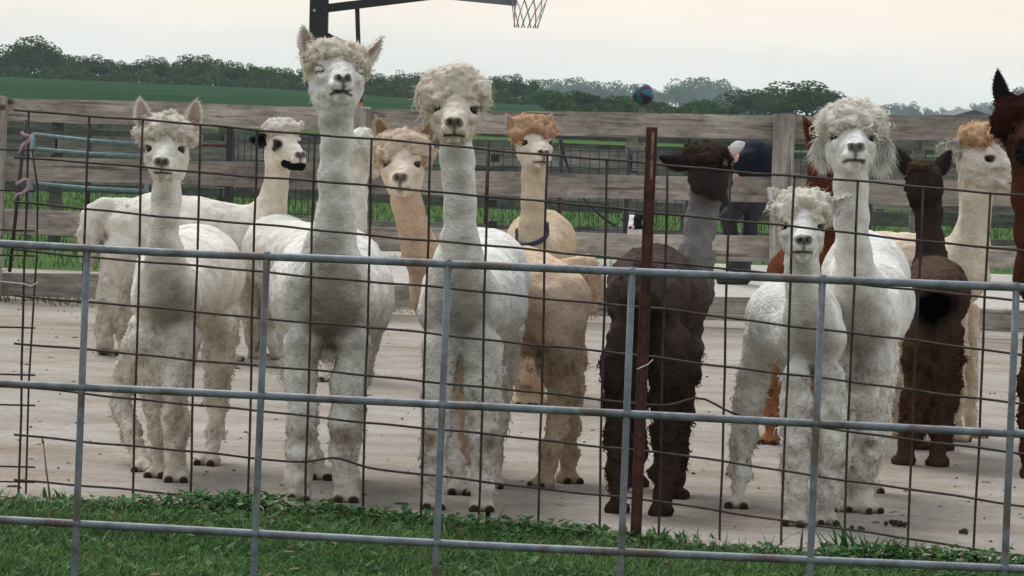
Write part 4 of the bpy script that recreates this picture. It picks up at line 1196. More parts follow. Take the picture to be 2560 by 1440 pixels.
        def pt(c, r0, r1, cl, st=1.0, xs=1.0):
            global _
            dx = np.sqrt(((np.abs(q[:, 0]) - c[0]) * xs) ** 2 + (q[:, 1] - c[1]) ** 2 + (q[:, 2] - c[2]) ** 2)
            w_ = (np.clip((r1 - dx) / (r1 - r0), 0, 1) * st)[:, None]; HC[:] = HC * (1 - w_) + np.array(cl) * w_
        pt((.0, .12, -.045), .02, .05, np.minimum(np.array(face) * 1.12, .8), .7)
        if muzzlec is not None: pt((0, .15, -.09), .045, .062, muzzlec, 1)
        if eyepatch is not None: pt((.058, .062, -.020), .024, .036, eyepatch, .95)
        pt((.010, .176, -.056), .012, .022, nosec, .85); pt((.013, .182, -.056), .005, .010, (.012, .009, .008), 1)
        pt((0, .184, -.078), .004, .016, nosec, .6)
        pt((.0570, .058, -.014), .0160, .0215, (.07, .05, .04), .75)
        mp_ = np.array([(abs(a), b, c) for a, b, c in [(.040, .120, -.088), (.033, .138, -.0895), (.026, .155, -.091), (.018, .167, -.0925), (.010, .178, -.094), (0, .182, -.092)]])
        ml = np.array([(0, -.0925), (.008, -.0940), (.018, -.0940), (.026, -.0945), (.030, -.0960)]); aq = np.stack([np.abs(q[:, 0]), q[:, 2]], 1); dmin = np.full(len(q), 9.0)
        for a, b in zip(ml, ml[1:]):
            ab = b - a; h_ = np.clip(((aq - a) @ ab) / (ab @ ab), 0, 1); dmin = np.minimum(dmin, np.linalg.norm(aq - a - h_[:, None] * ab, axis=1))
        w_ = (np.clip((.0050 - dmin) / .0028, 0, 1) * .85 * (q[:, 1] > .10))[:, None]; HC[:] = HC * (1 - w_) + np.array((.05, .03, .025)) * w_
        w_ = (np.clip((.013 - dmin) / .010, 0, 1) * .35 * (q[:, 1] > .12) * (q[:, 2] < -.092))[:, None]; HC[:] = HC * (1 - w_) + np.array(nosec) * w_
        dn = np.sqrt(q[:, 0] ** 2 + np.maximum(np.abs(q[:, 2] + .078) - .014, 0) ** 2); w_ = (np.clip((.006 - dn) / .003, 0, 1) * (q[:, 1] > .16) * .7)[:, None]; HC[:] = HC * (1 - w_) + np.array(nosec) * .5 * w_
        pt((0, .168, -.106), .008, .02, nosec, .5)
        for sg in (-1, 1):
            if eyes == 'closed' :
                pass
            e_ = link('eye', EYE_ME, root, world_coords=True); p_ = H(.0535 * sg, .0545, -.014); e_.location = p_; e_.scale = [.0138 * sc * head.get('eye', 1)] * 3
            if eyes == 'closed':
                e_.scale = [.011 * sc] * 3
        if eyes == 'closed':
            lf = Field(hc - .15 * sc, hc + .15 * sc, .004)
            for sg in (-1, 1):
                lf.ell(H(.0535 * sg, .0540, -.010), np.array([.0185, .0165, .0125]) * sc, Rm, .003)
                lf.ell(H(.0530 * sg, .0540, -.021), np.array([.0170, .0150, .0080]) * sc, Rm, .003)
            lf.add(lf.noise(.012, 5) * .001)
            lv, lq = lf.mesh(); lq_ = ((lv - hc) @ Rm) / sc
            lc = np.tile(np.array(face) * .90, (len(lv), 1)); sl_ = np.abs(lq_[:, 2] + .0175 + .10 * (np.abs(lq_[:, 0]) - .045)) < .0026; lc[sl_] = (.09, .07, .055)
            link('eyelids', mesh_np('eyelids', lv, [lq], M_WOOL, True, lc), root, world_coords=True)
        ns = int(2600 * 14 / D); hi_ = rg.integers(0, len(HV), ns); qq = q[hi_]
        okm = (qq[:, 1] < .12); hi_ = hi_[okm]
        parts.append(strands(HV[hi_], HN[hi_] - Rm[:, 1] * .5, HC[hi_], .008 + .012 * ch, .0026, .002 + .004 * ch, .25, .4, 2, rg=rg))
    if HV is not None:
        V2, Q2, C2 = join([(V, Q, C), (HV, HQ, HC)])
    else: V2, Q2, C2 = V, Q, C
    link('body', mesh_np('body', V2, [Q2], M_WOOL, True, C2), root, world_coords=True)
    SV, SQ, SCc = join(parts)
    link('fleece', mesh_np('fleece', SV, [SQ], M_STRAND, True, SCc), root, world_coords=True)
    if knot:
        kp = [(W(a, b, dy), rx * S(dy), ry, rz * S(dy)) for a, b, rx, rz, dy, ry in knot]
        c0 = np.array([k[0] for k in kp]); rm = max(max(k[1:]) for k in kp) + .06
        kf = Field(c0.min(0) - rm, c0.max(0) + rm, .005)
        for c, a, b, c_ in kp: kf.ell(c, (a, b, c_), None, .03)
        ka = kf.noise(.032, sd0 + 21); kb = kf.noise(.016, sd0 + 22); kc = kf.noise((.011, .011, .02), sd0 + 23)
        kf.add(ka * .012 + kb * .009 + kc * .004)
        KV, KQ = kf.mesh(); KN, _ = vnorm(KV, KQ)
        base = np.array(knotc); var = rg.uniform(.84, 1.1, len(KV))
        idxn = np.clip(((KV - kf.lo) / kf.vs).astype(int), 0, kf.n - 1); cv = (kb[tuple(idxn.T)] + ka[tuple(idxn.T)]) * -.5
        KC = base * (1 + .22 * cv)[:, None]
        prt = [(KV, KQ, KC)]
        ns = int(6500 * min(1.2, 14 / D)); ii = rg.integers(0, len(KV), ns)
        prt.append(strands(KV[ii], KN[ii], base * rg.uniform(.84, 1.12, (ns, 1)), knot_len, .0027, knot_curl, .22, .42, 4, 1.4, rg=rg))
        nl = int(locks * .7); ii = rg.integers(0, len(KV), nl)
        prt.append(strands(KV[ii], KN[ii] + [0, -.2, -.1], base * rg.uniform(.8, 1.08, (nl, 1)), knot_len * 1.4, .009, knot_curl * 1.8, .45, .45, 7, 1.5, rg=rg))
        nf = 900; ii = rg.integers(0, len(KV), nf)
        prt.append(strands(KV[ii], KN[ii], base * rg.uniform(.95, 1.15, (nf, 1)), knot_len * 1.45, .0016, knot_curl, .15, .5, 4, 1, rg=rg))
        a, b, c = join(prt)
        link('topknot', mesh_np('topknot', a, [b], M_STRAND, True, c), root, world_coords=True)
    for k, e in enumerate(ears):
        (bx, by, bd), (tx, ty, td), wd, fc, hairy = e[:5]
        ear_mesh(W(bx, by, bd), W(tx, ty, td), wd, fc, earc, e[5] if len(e) > 5 else innerc, .42, sd0 + k, hairy, root)
    return root

FR = (0, -1, .1); BK = (0, 1, .1)
# 1. young white alpaca at the left, walking towards the gate
alpaca('young white alpaca on the left with two upright pointed ears, facing the gate', 13.2,
    body=[(418, 745, 88, .06), (455, 705, 112, .35), (488, 682, 112, .7), (492, 690, 98, .85)],
    neck=[(412, 690, 62, .02), (410, 620, 40, -.03), (411, 555, 33, -.05), (414, 490, 32, -.05), (419, 425, 38, -.04)],
    legs=[[(365, 850, 46, .0), (385, 960, 34, .03), (392, 1060, 26, .10), (395, 1130, 22, .13), (398, 1178, 20, .12)],
          [(455, 850, 50, 0), (438, 950, 40, .0), (440, 1050, 33, 0), (438, 1140, 27, 0), (440, 1212, 27, 0)],
          [(365, 820, 50, .55), (322, 930, 38, .6), (300, 1000, 26, .62), (325, 1080, 24, .50), (352, 1150, 24, .38), (360, 1186, 22, .30)],
          [(545, 810, 48, .7), (548, 900, 42, .72), (543, 990, 30, .75), (540, 1080, 20, .72), (524, 1140, 19, .66), (522, 1172, 20, .62)]],
    head=dict(c=(418, 362, -.03), yaw=0, pitch=0, s=1.0, cheek=.65), knot=[(418, 318, 66, 38, -.03, .085), (388, 338, 34, 22, -.055, .06), (450, 338, 34, 22, -.055, .06), (356, 340, 14, 24, 0, .05), (482, 340, 13, 22, 0, .05)],
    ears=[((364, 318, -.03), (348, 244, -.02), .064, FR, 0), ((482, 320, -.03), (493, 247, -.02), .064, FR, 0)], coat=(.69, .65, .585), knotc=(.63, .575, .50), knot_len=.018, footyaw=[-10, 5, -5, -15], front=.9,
    stain_shade=[(443, 1035, -.05, 30, DIRT, .8), (560, 865, .6, 36, (.24, .17, .10), .8), (400, 870, -.1, 26, DIRT, .6), (430, 800, -.1, 60, (.42, .36, .29), .5)])
# 2. tall white alpaca with raised chin
alpaca('tallest white alpaca with raised chin, closed eyes and one ear out sideways', 12.78,
    body=[(822, 745, 122, .08), (828, 735, 148, .42), (835, 705, 132, .8), (838, 700, 110, .95)],
    neck=[(822, 690, 84, .02), (828, 610, 60, -.02), (838, 530, 47, -.04), (840, 450, 38, -.05), (839, 370, 36, -.05), (838, 305, 40, -.04), (838, 262, 52, -.05)],
    legs=[[(755, 860, 54, 0), (752, 950, 42, 0), (757, 1050, 41, 0), (752, 1120, 36, 0), (748, 1200, 33, 0), (750, 1262, 28, 0)],
          [(885, 860, 50, 0), (872, 960, 45, 0), (866, 1060, 43, 0), (862, 1120, 36, 0), (864, 1200, 33, 0), (866, 1272, 28, 0)],
          [(745, 830, 60, .75), (735, 930, 36, .8), (765, 1050, 26, .8), (785, 1150, 22, .75), (800, 1240, 20, .7)],
          [(905, 830, 56, .75), (898, 920, 34, .8), (885, 1050, 26, .8), (868, 1150, 22, .75), (845, 1244, 20, .7)]],
    head=dict(c=(842, 176, -.02), yaw=9, pitch=11, s=1.15, cheek=.85), knot=[(838, 134, 66, 34, -.02, .085), (802, 143, 34, 22, -.055, .055), (872, 143, 36, 22, -.055, .055), (776, 160, 16, 30, -.0, .06), (906, 160, 16, 30, -.0, .06)],
    ears=[((780, 142, 0), (756, 62, 0), .062, (-.25, -1, .1), 0), ((896, 156, .02), (955, 92, .04), .060, (.7, -.6, -.4), .15)], coat=(.69, .67, .63), knotc=(.62, .57, .485), knot_len=.022, knot_curl=.009, locks=420,
    eyes='closed', stain_shade=[(755, 1095, -.05, 30, (.30, .24, .16), .7), (862, 1098, -.05, 34, (.24, .17, .11), .8), (820, 870, -.08, 60, (.33, .27, .2), .75), (820, 790, -.1, 70, (.42, .37, .31), .6), (800, 620, -.1, 28, (.33, .30, .24), .6), (920, 900, .5, 30, (.22, .13, .09), .9), (705, 880, .3, 30, (.36, .28, .18), .6)], bodyn=1.3, front=1.0)
# 3. white alpaca with pom of hair
alpaca('white alpaca with a huge round pom of hair hiding its ears', 12.66,
    body=[(1152, 765, 103, .08), (1185, 750, 122, .42), (1200, 695, 115, .8), (1202, 700, 98, .95)],
    neck=[(1150, 680, 70, .02), (1152, 600, 46, -.02), (1150, 520, 39, -.04), (1147, 450, 37, -.05), (1143, 390, 37, -.05), (1140, 345, 38, -.03)],
    legs=[[(1100, 870, 52, 0), (1094, 970, 43, 0), (1090, 1070, 38, 0), (1086, 1120, 33, 0), (1086, 1210, 32, 0), (1086, 1288, 26, 0)],
          [(1205, 870, 54, 0), (1205, 970, 46, 0), (1208, 1070, 40, 0), (1208, 1120, 34, 0), (1204, 1210, 34, 0), (1204, 1290, 27, 0)],
          [(1120, 840, 55, .75), (1105, 940, 34, .8), (1120, 1060, 24, .75), (1140, 1160, 20, .6), (1148, 1250, 20, .5)],
          [(1265, 820, 50, .75), (1262, 920, 32, .8), (1248, 1040, 24, .8), (1238, 1140, 20, .8), (1232, 1235, 19, .75)]],
    head=dict(c=(1140, 264, -.03), yaw=0, pitch=2, s=1.10, cheek=.7), knot=[(1133, 216, 82, 52, .0, .105), (1076, 240, 34, 32, -.03, .075), (1194, 238, 32, 32, -.03, .075), (1133, 190, 50, 26, 0, .07), (1110, 240, 34, 16, -.07, .05), (1165, 240, 34, 16, -.07, .05)],
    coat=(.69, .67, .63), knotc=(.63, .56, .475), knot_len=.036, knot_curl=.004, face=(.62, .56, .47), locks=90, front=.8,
    stain_shade=[(1080, 1098, -.05, 26, (.22, .13, .07), .9), (1222, 1105, -.05, 24, (.20, .13, .08), .85), (1150, 925, -.05, 26, (.20, .14, .09), .9), (1135, 245, -.12, 30, (.52, .35, .22), .6), (1150, 720, -.1, 80, (.45, .43, .38), .5)])
# 4. fawn alpaca, neck leaning
alpaca('fawn alpaca leaning its neck left, body half hidden behind the pom-headed one', 13.9,
    body=[(1120, 745, 88, .1), (1210, 755, 110, .0), (1315, 752, 124, -.05), (1390, 752, 90, -.15)],
    neck=[(1090, 720, 60, .05), (1052, 630, 43, .0), (1035, 570, 36, -.03), (1020, 520, 34, -.05), (1010, 470, 38, -.05)],
    legs=[[(1110, 850, 45, .1), (1105, 960, 32, .15), (1100, 1060, 24, .15), (1098, 1130, 20, .12), (1096, 1190, 19, .1)],
          [(1160, 850, 45, .3), (1160, 960, 30, .35), (1160, 1060, 22, .35), (1160, 1120, 20, .35), (1160, 1170, 19, .35)],
          [(1400, 810, 72, -.2), (1392, 900, 54, -.25), (1405, 965, 40, -.25), (1398, 1050, 32, -.3), (1378, 1130, 26, -.38), (1362, 1225, 23, -.42)],
          [(1420, 800, 50, -.05), (1428, 900, 40, -.05), (1432, 980, 30, -.1), (1428, 1060, 26, -.15), (1422, 1140, 24, -.18), (1417, 1212, 21, -.2)]],
    head=dict(c=(1006, 398, -.05), yaw=0, pitch=-2, s=1.02, cheek=.65), knot=[(1008, 362, 70, 36, -.03, .085), (972, 386, 34, 22, -.06, .065), (1042, 384, 34, 22, -.06, .065), (948, 390, 20, 34, -.01, .05), (1068, 384, 18, 32, -.01, .05)],
    ears=[((966, 358, -.01), (941, 292, 0), .070, FR, 0), ((1056, 360, -.01), (1087, 298, 0), .070, FR, 0)],
    tail=[(1415, 680, 34, .15), (1462, 672, 33, .2), (1480, 715, 28, .22), (1478, 770, 18, .22)], coat=(.59, .44, .325), face=(.64, .54, .44), knotc=(.57, .455, .35), earc=(.56, .42, .28), innerc=(.32, .20, .13), legc=(.49, .375, .275), neckc=(.51, .37, .27),
    dirt=.45, footyaw=[-40, -40, -35, 25], knot_len=.022, stain_shade=[(1390, 905, -.4, 55, (.15, .09, .05), .85), (1345, 880, -.3, 35, (.10, .06, .04), .8)])
# 5. orange-topped alpaca behind
alpaca('tan alpaca with an orange mop of hair and a dark blue collar', 17.0,
    body=[(1335, 640, 66, .05), (1352, 612, 80, .35), (1365, 600, 72, .7)],
    neck=[(1332, 625, 42, 0), (1330, 560, 30, -.03), (1332, 500, 27, -.04), (1335, 440, 29, -.04), (1336, 410, 32, -.03)],
    legs=[[(1300, 720, 32, 0), (1302, 800, 26, 0), (1305, 880, 24, 0), (1308, 950, 22, 0), (1310, 1012, 18, 0)],
          [(1372, 720, 32, 0), (1368, 800, 24, 0), (1352, 880, 22, 0), (1345, 950, 20, 0), (1345, 1014, 17, 0)],
          [(1305, 700, 34, .7), (1310, 800, 22, .75), (1312, 900, 16, .75), (1315, 970, 14, .7)], [(1400, 700, 34, .7), (1400, 800, 22, .75), (1398, 900, 16, .75), (1395, 970, 14, .7)]],
    head=dict(c=(1335, 350, -.03), yaw=14, pitch=2, s=1.06, cheek=.6), knot=[(1330, 318, 56, 32, -.02, .095), (1302, 334, 30, 20, -.05, .07), (1358, 332, 28, 20, -.05, .07)],
    ears=[((1285, 322, 0), (1266, 286, 0), .045, FR, 0), ((1370, 312, .03), (1379, 285, .03), .035, FR, 0)], coat=(.54, .42, .29), face=(.66, .59, .50), neckc=(.56, .46, .34), knotc=(.46, .29, .18), earc=(.62, .55, .45), legc=(.48, .33, .22), knot_len=.022,
    footyaw=[0, 15, 0, 0], stain_shade=[(1330, 350, -.12, 16, (.5, .36, .25), .4)])
# collar on it
cn_ = P(1330, 592, 16.97); mb = MB(); rr_ = 34 * 17 / F
mb.tube([cn_ + Vector((math.cos(a) * rr_ * 1.12, math.sin(a) * rr_ * 1.1, .018 * math.cos(a * 1) + (.045 if math.sin(a) > 0 else -.03 * abs(math.sin(a))))) for a in np.linspace(0, 2 * math.pi, 21)], .010, 6, False)
mb.build('collar', plain('navy_webbing', (.012, .02, .06), .7), None, True, label='dark blue collar round the tan alpaca neck', cat='collar')
# 6. black-muzzled white alpaca side on
alpaca('white alpaca standing side-on with black ear, black eye patches and black lips', 19.2,
    body=[(332, 578, 78, 0), (400, 580, 92, 0), (500, 590, 88, 0), (620, 600, 80, 0)],
    neck=[(650, 570, 54, 0), (678, 520, 38, 0), (690, 470, 30, 0), (693, 430, 29, 0), (695, 400, 33, 0)],
    legs=[[(580, 700, 34, -.1), (585, 780, 22, -.1), (582, 850, 16, -.1), (578, 888, 15, -.1)], [(630, 690, 30, .12), (632, 780, 20, .12), (630, 850, 15, .12), (628, 880, 14, .12)],
          [(305, 640, 58, -.10), (278, 740, 40, -.12), (262, 810, 30, -.1), (262, 860, 24, -.08), (260, 898, 18, -.06)], [(325, 690, 44, .1), (318, 770, 28, .1), (312, 830, 23, .1), (308, 885, 16, .1)]],
    head=dict(c=(703, 352, 0), yaw=33, pitch=0, s=1.16, cheek=.5, vs=.005), knot=[(708, 316, 46, 22, 0, .08), (685, 322, 26, 18, -.03, .06)],
    ears=[((668, 345, -.02), (629, 347, -.04), .050, (0, -1, -.2), .5, (.01, .01, .012))],
    tail=[(305, 520, 26, 0), (262, 520, 25, -.02), (232, 540, 28, -.04), (222, 585, 27, -.06), (222, 625, 22, -.06), (226, 652, 12, -.06)], coat=(.65, .615, .55), neckc=(.62, .55, .45), face=(.70, .64, .54), earc=(.012, .012, .014), nosec=(.05, .04, .04), muzzlec=None, eyepatch=(.015, .013, .014), knotc=(.65, .61, .54),
    footyaw=90, knot_len=.022, dirt=.6, vs=.010, stain_shade=[(261, 590, -.1, 14, (.03, .03, .035), .9), (262, 895, -.1, 26, (.02, .015, .015), .9)] + [(px_, py_, -.1, 5, (.10, .12, .06), .9) for px_, py_ in ((338, 505), (352, 498), (365, 512), (345, 522), (372, 530), (330, 530), (356, 545), (498, 532), (520, 545), (384, 500), (318, 515))])  # first mark paints the shaded gap between tail and rump
mzD = 19.2
# dark lips of that alpaca
def lips(px, py, D, yaw, col):
    Rm = rot(yaw, 0); hc = np.array(P(703, 352, D)); sc = 1.16
    f = Field(hc - .3, hc + .3, .005)
    H = lambda x, y, z_: hc + Rm @ (np.array([x, y, z_]) * sc)
    pts = [H(.040, .105, -.096), H(.026, .140, -.104), H(.010, .160, -.106), H(-.010, .160, -.106), H(-.026, .140, -.104), H(-.038, .105, -.096)]
    for a, b in zip(pts, pts[1:]): f.cone(a, .020, b, .020, .01)
    V, Q = f.mesh(); return V, Q
lv, lq = lips(0, 0, 19.2, 33, None)
al = [o for o in COL.objects if o.name.startswith('alpaca')][-1]
link('lips', mesh_np('lips', lv, [lq], M_WOOL, True, np.tile((.010, .009, .010), (len(lv), 1))), al, world_coords=True)
# 7. white alpaca behind the tallest
alpaca('white alpaca seen from its rump, neck and head mostly behind the tallest one', 18.6,
    body=[(628, 605, 84, .9), (700, 632, 86, .4), (785, 655, 84, -.2)],
    neck=[(850, 640, 58, -.4), (880, 560, 38, -.42), (889, 490, 30, -.42), (893, 430, 27, -.42), (896, 400, 28, -.42)],
    legs=[[(800, 740, 36, -.45), (806, 820, 26, -.5), (810, 890, 20, -.5), (812, 962, 18, -.6)], [(760, 740, 34, -.2), (765, 820, 24, -.2), (768, 890, 18, -.2), (770, 930, 17, -.3)],
          [(620, 690, 54, .85), (632, 760, 42, .85), (640, 830, 30, .85), (640, 898, 20, .85)], [(680, 690, 48, .7), (682, 780, 28, .7), (684, 850, 22, .7), (688, 900, 17, .7)]],
    head=dict(c=(903, 362, -.4), yaw=155, pitch=-8, s=1.12, cheek=.9, vs=.006), knot=[(902, 346, 32, 27, -.4, .09), (915, 372, 20, 24, -.44, .06)],
    ears=[((916, 352, -.48), (932, 398, -.50), .07, (.6, -1, 0), .6, (.62, .58, .5))], tail=[(575, 575, 26, .95), (560, 600, 22, 1.0), (560, 640, 16, 1.0)], coat=(.66, .635, .58), knot_len=.018, footyaw=[10, 10, 120, 120], dirt=.7, vs=.010, stain_shade=[(812, 900, -.6, 40, (.5, .36, .22), .7), (642, 860, .8, 34, (.10, .075, .06), .8)])
# 8. dark grey-brown alpaca from behind
GREY = (.205, .195, .19)
alpaca('dark brown alpaca seen from behind with grey neck, behind the rusty T-post', 12.78,
    body=[(1614, 745, 98, .05), (1635, 728, 102, .35), (1668, 745, 86, .75), (1695, 765, 62, .95)],
    neck=[(1722, 740, 55, 1.0), (1740, 640, 42, 1.02), (1752, 560, 37, 1.04), (1762, 490, 37, 1.04), (1768, 430, 40, 1.02)],
    legs=[[(1565, 850, 56, .0), (1552, 930, 48, .02), (1545, 1010, 40, .05), (1548, 1100, 31, .02), (1545, 1200, 30, -.02), (1544, 1296, 22, -.05)],
          [(1668, 850, 58, .0), (1672, 930, 50, .02), (1668, 1010, 42, .05), (1662, 1100, 35, .02), (1665, 1190, 38, -.02), (1648, 1302, 24, -.08)],
          [(1590, 860, 36, .8), (1592, 1000, 26, .85), (1592, 1120, 22, .85), (1592, 1220, 17, .85)], [(1735, 830, 34, .8), (1722, 930, 28, .8), (1712, 1030, 24, .75), (1700, 1150, 21, .65), (1690, 1272, 18, .5)]],
    head=dict(c=(1776, 420, 1.0), yaw=163, pitch=-14, s=1.06, cheek=.4, nape=(.05, .040, .040)), knot=[(1768, 392, 54, 38, .98, .10), (1794, 420, 24, 26, 1.0, .06)],
    ears=[((1722, 410, .96), (1646, 392, .96), .062, (0, 1, -.3), 0, (.03, .02, .02)), ((1808, 420, .93), (1812, 392, .90), .04, (.3, -1, 0), 0, (.22, .2, .2))], coat=(.078, .056, .050), neckc=GREY, face=(.05, .040, .038), legc=(.042, .027, .022), knotc=(.060, .040, .030), earc=(.022, .017, .018),
    tail=[(1612, 670, 26, -.04), (1612, 740, 24, -.08), (1610, 820, 18, -.08), (1610, 880, 10, -.05)], dirt=.0, fleece=.5, footyaw=[175, 175, 180, 170], knot_len=.02, bodyn=1.4,
    stain_shade=[(1612, 800, -.1, 70, (.012, .009, .008), 1.0), (1768, 478, 1.0, 56, (.05, .042, .045), .8), (1740, 860, .7, 70, (.12, .105, .105), .8), (1730, 760, .9, 50, GREY, .9)])
# 9. red brown alpaca mostly hidden
alpaca('reddish brown alpaca mostly hidden between the two curly white heads', 15.6,
    body=[(2010, 700, 92, .0), (2020, 690, 95, .4)], neck=[(2045, 640, 52, -.05), (2055, 540, 44, -.08), (2060, 460, 40, -.08), (2062, 420, 42, -.08)],
    legs=[[(1950, 800, 42, 0), (1938, 880, 28, 0), (1930, 960, 22, 0), (1928, 1030, 20, 0), (1928, 1096, 17, 0)], [(2040, 800, 42, 0), (2045, 900, 28, 0), (2045, 1000, 20, 0), (2045, 1094, 17, 0)],
          [(1990, 800, 44, .5), (1990, 900, 26, .5), (1990, 1000, 18, .5), (1990, 1060, 15, .5)], [(2060, 800, 44, .5), (2060, 900, 26, .5), (2060, 1000, 18, .5), (2060, 1060, 15, .5)]],
    head=dict(c=(2075, 400, -.08), yaw=160, pitch=0, s=1.0, cheek=.4, vs=.006), knot=[(2070, 375, 34, 24, -.08, .08)],
    ears=[((2044, 405, -.1), (2006, 289, -.1), .080, (.5, -1, 0), 0, (.10, .03, .02))], coat=(.155, .050, .024), neckc=(.09, .028, .018), legc=(.30, .13, .06), knotc=(.12, .045, .025), earc=(.20, .08, .045), dirt=0.0, footyaw=-20, vs=.0095)
# 10. tall white alpaca with drooping ears
alpaca('white alpaca with a curly round mop and long white drooping ear hair', 13.1,
    body=[(2148, 820, 100, .08), (2168, 765, 106, .4), (2165, 685, 98, .75), (2165, 690, 84, .9)],
    neck=[(2140, 720, 66, .02), (2132, 620, 45, -.02), (2128, 540, 41, -.04), (2127, 470, 40, -.05), (2126, 420, 42, -.03)],
    legs=[[(2092, 900, 48, 0), (2092, 1000, 38, 0), (2094, 1080, 34, 0), (2096, 1160, 30, 0), (2100, 1278, 26, 0)],
          [(2190, 900, 52, 0), (2178, 1000, 42, 0), (2168, 1080, 36, 0), (2160, 1130, 32, 0), (2156, 1210, 34, 0), (2160, 1276, 30, -.02)],
          [(2130, 860, 50, .7), (2130, 960, 34, .7), (2125, 1060, 24, .7), (2125, 1220, 18, .7)], [(2215, 840, 40, .65), (2215, 930, 30, .7), (2200, 1050, 22, .7), (2185, 1140, 18, .7), (2180, 1222, 17, .7)]],
    head=dict(c=(2127, 338, -.03), yaw=0, pitch=7, s=1.14, cheek=.65), knot=[(2130, 296, 78, 40, -.01, .105), (2082, 312, 34, 26, -.04, .075), (2180, 312, 34, 26, -.04, .075), (2130, 280, 54, 28, 0, .08), (2110, 318, 30, 12, -.08, .05), (2158, 318, 30, 12, -.08, .05)],
    ears=[((2068, 345, .0), (2058, 398, -.02), .062, (-.3, -1, 0), 1.1, (.72, .71, .68)), ((2186, 345, .0), (2208, 395, -.02), .070, (.3, -1, 0), 1.3, (.72, .71, .68))],
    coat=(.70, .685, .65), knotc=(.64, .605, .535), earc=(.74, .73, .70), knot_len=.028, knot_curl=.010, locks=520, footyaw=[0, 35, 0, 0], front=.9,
    stain_shade=[(2150, 830, -.1, 70, (.40, .35, .29), .6), (2170, 1105, -.05, 26, (.20, .14, .1), .7), (2225, 880, .5, 30, (.38, .26, .14), .6)])
# 11. small white alpaca in front of it
alpaca('short white alpaca in front at right with small sideways ears', 12.6,
    body=[(2030, 845, 82, .08), (1990, 800, 103, .35), (1955, 785, 92, .6)],
    neck=[(2018, 780, 56, .03), (2010, 715, 42, -.02), (2006, 660, 36, -.04), (2005, 625, 38, -.03)],
    legs=[[(1990, 940, 44, 0), (1992, 1020, 40, 0), (1990, 1090, 38, 0), (1992, 1170, 37, 0), (1988, 1240, 34, 0), (1990, 1316, 27, -.02)],
          [(2075, 940, 42, 0), (2078, 1020, 38, 0), (2082, 1090, 38, 0), (2085, 1160, 38, 0), (2075, 1230, 32, .02), (2062, 1303, 24, .05)],
          [(1905, 850, 54, .55), (1885, 940, 42, .58), (1872, 1010, 38, .6), (1858, 1090, 34, .6), (1850, 1170, 27, .55), (1845, 1272, 19, .48)],
          [(1990, 880, 50, .7), (1990, 980, 30, .7), (2010, 1100, 22, .7), (2095, 1245, 17, .6)]],
    head=dict(c=(2006, 556, -.03), yaw=-2, pitch=2, s=1.04, cheek=.5), knot=[(2006, 512, 66, 42, -.01, .09), (1965, 525, 32, 26, -.04, .06), (2046, 530, 34, 26, -.04, .06), (2000, 550, 40, 12, -.07, .04)],
    ears=[((1953, 512, 0), (1925, 470, 0), .042, (-.2, -1, .2), .1, (.72, .7, .68)), ((2064, 518, -.02), (2126, 489, -.02), .052, (.2, -.7, -.4), .4, (.7, .68, .66))],
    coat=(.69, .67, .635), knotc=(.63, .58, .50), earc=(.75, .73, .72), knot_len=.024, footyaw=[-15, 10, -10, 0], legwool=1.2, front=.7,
    stain_shade=[(2030, 860, -.1, 60, (.44, .38, .32), .6), (1960, 1050, -.1, 20, (.2, .15, .12), .6)])
# 12. dark brown alpaca from behind at right
alpaca('dark brown alpaca seen from behind with upright ears and dark patch under tail', 14.9,
    body=[(2342, 745, 76, .05), (2338, 735, 80, .35), (2332, 725, 74, .7)],
    neck=[(2330, 680, 42, .78), (2324, 600, 32, .8), (2320, 540, 30, .8), (2318, 490, 32, .78), (2314, 465, 34, .75)],
    legs=[[(2298, 830, 44, .0), (2292, 910, 40, .02), (2288, 990, 36, .04), (2278, 1070, 30, .02), (2262, 1165, 22, 0)],
          [(2375, 830, 44, .0), (2368, 910, 42, .02), (2358, 990, 38, .04), (2352, 1070, 32, .02), (2345, 1172, 23, -.02)],
          [(2300, 850, 30, .7), (2300, 950, 20, .7), (2300, 1060, 17, .7), (2300, 1128, 15, .7)], [(2365, 850, 30, .7), (2362, 950, 20, .7), (2360, 1060, 17, .7), (2362, 1128, 15, .7)]],
    head=dict(c=(2312, 448, .72), yaw=184, pitch=-4, s=1.06, cheek=.5), knot=[(2312, 424, 42, 20, .72, .08)],
    ears=[((2274, 432, .72), (2243, 372, .72), .064, BK, 0, (.03, .02, .018)), ((2347, 434, .72), (2378, 374, .72), .064, BK, 0, (.03, .02, .018))],
    coat=(.092, .056, .041), neckc=(.052, .037, .032), face=(.045, .032, .028), legc=(.070, .038, .026), knotc=(.12, .078, .05), earc=(.028, .021, .020), dirt=0, fleece=.5, footyaw=[190, 178, 180, 180], knot_len=.012, legwool=1.3,
    stain_shade=[(2336, 775, -.10, 62, (.005, .004, .004), 1.6), (2350, 1040, -.1, 30, (.02, .012, .01), .7), (2300, 960, -.1, 24, (.03, .018, .014), .6)])
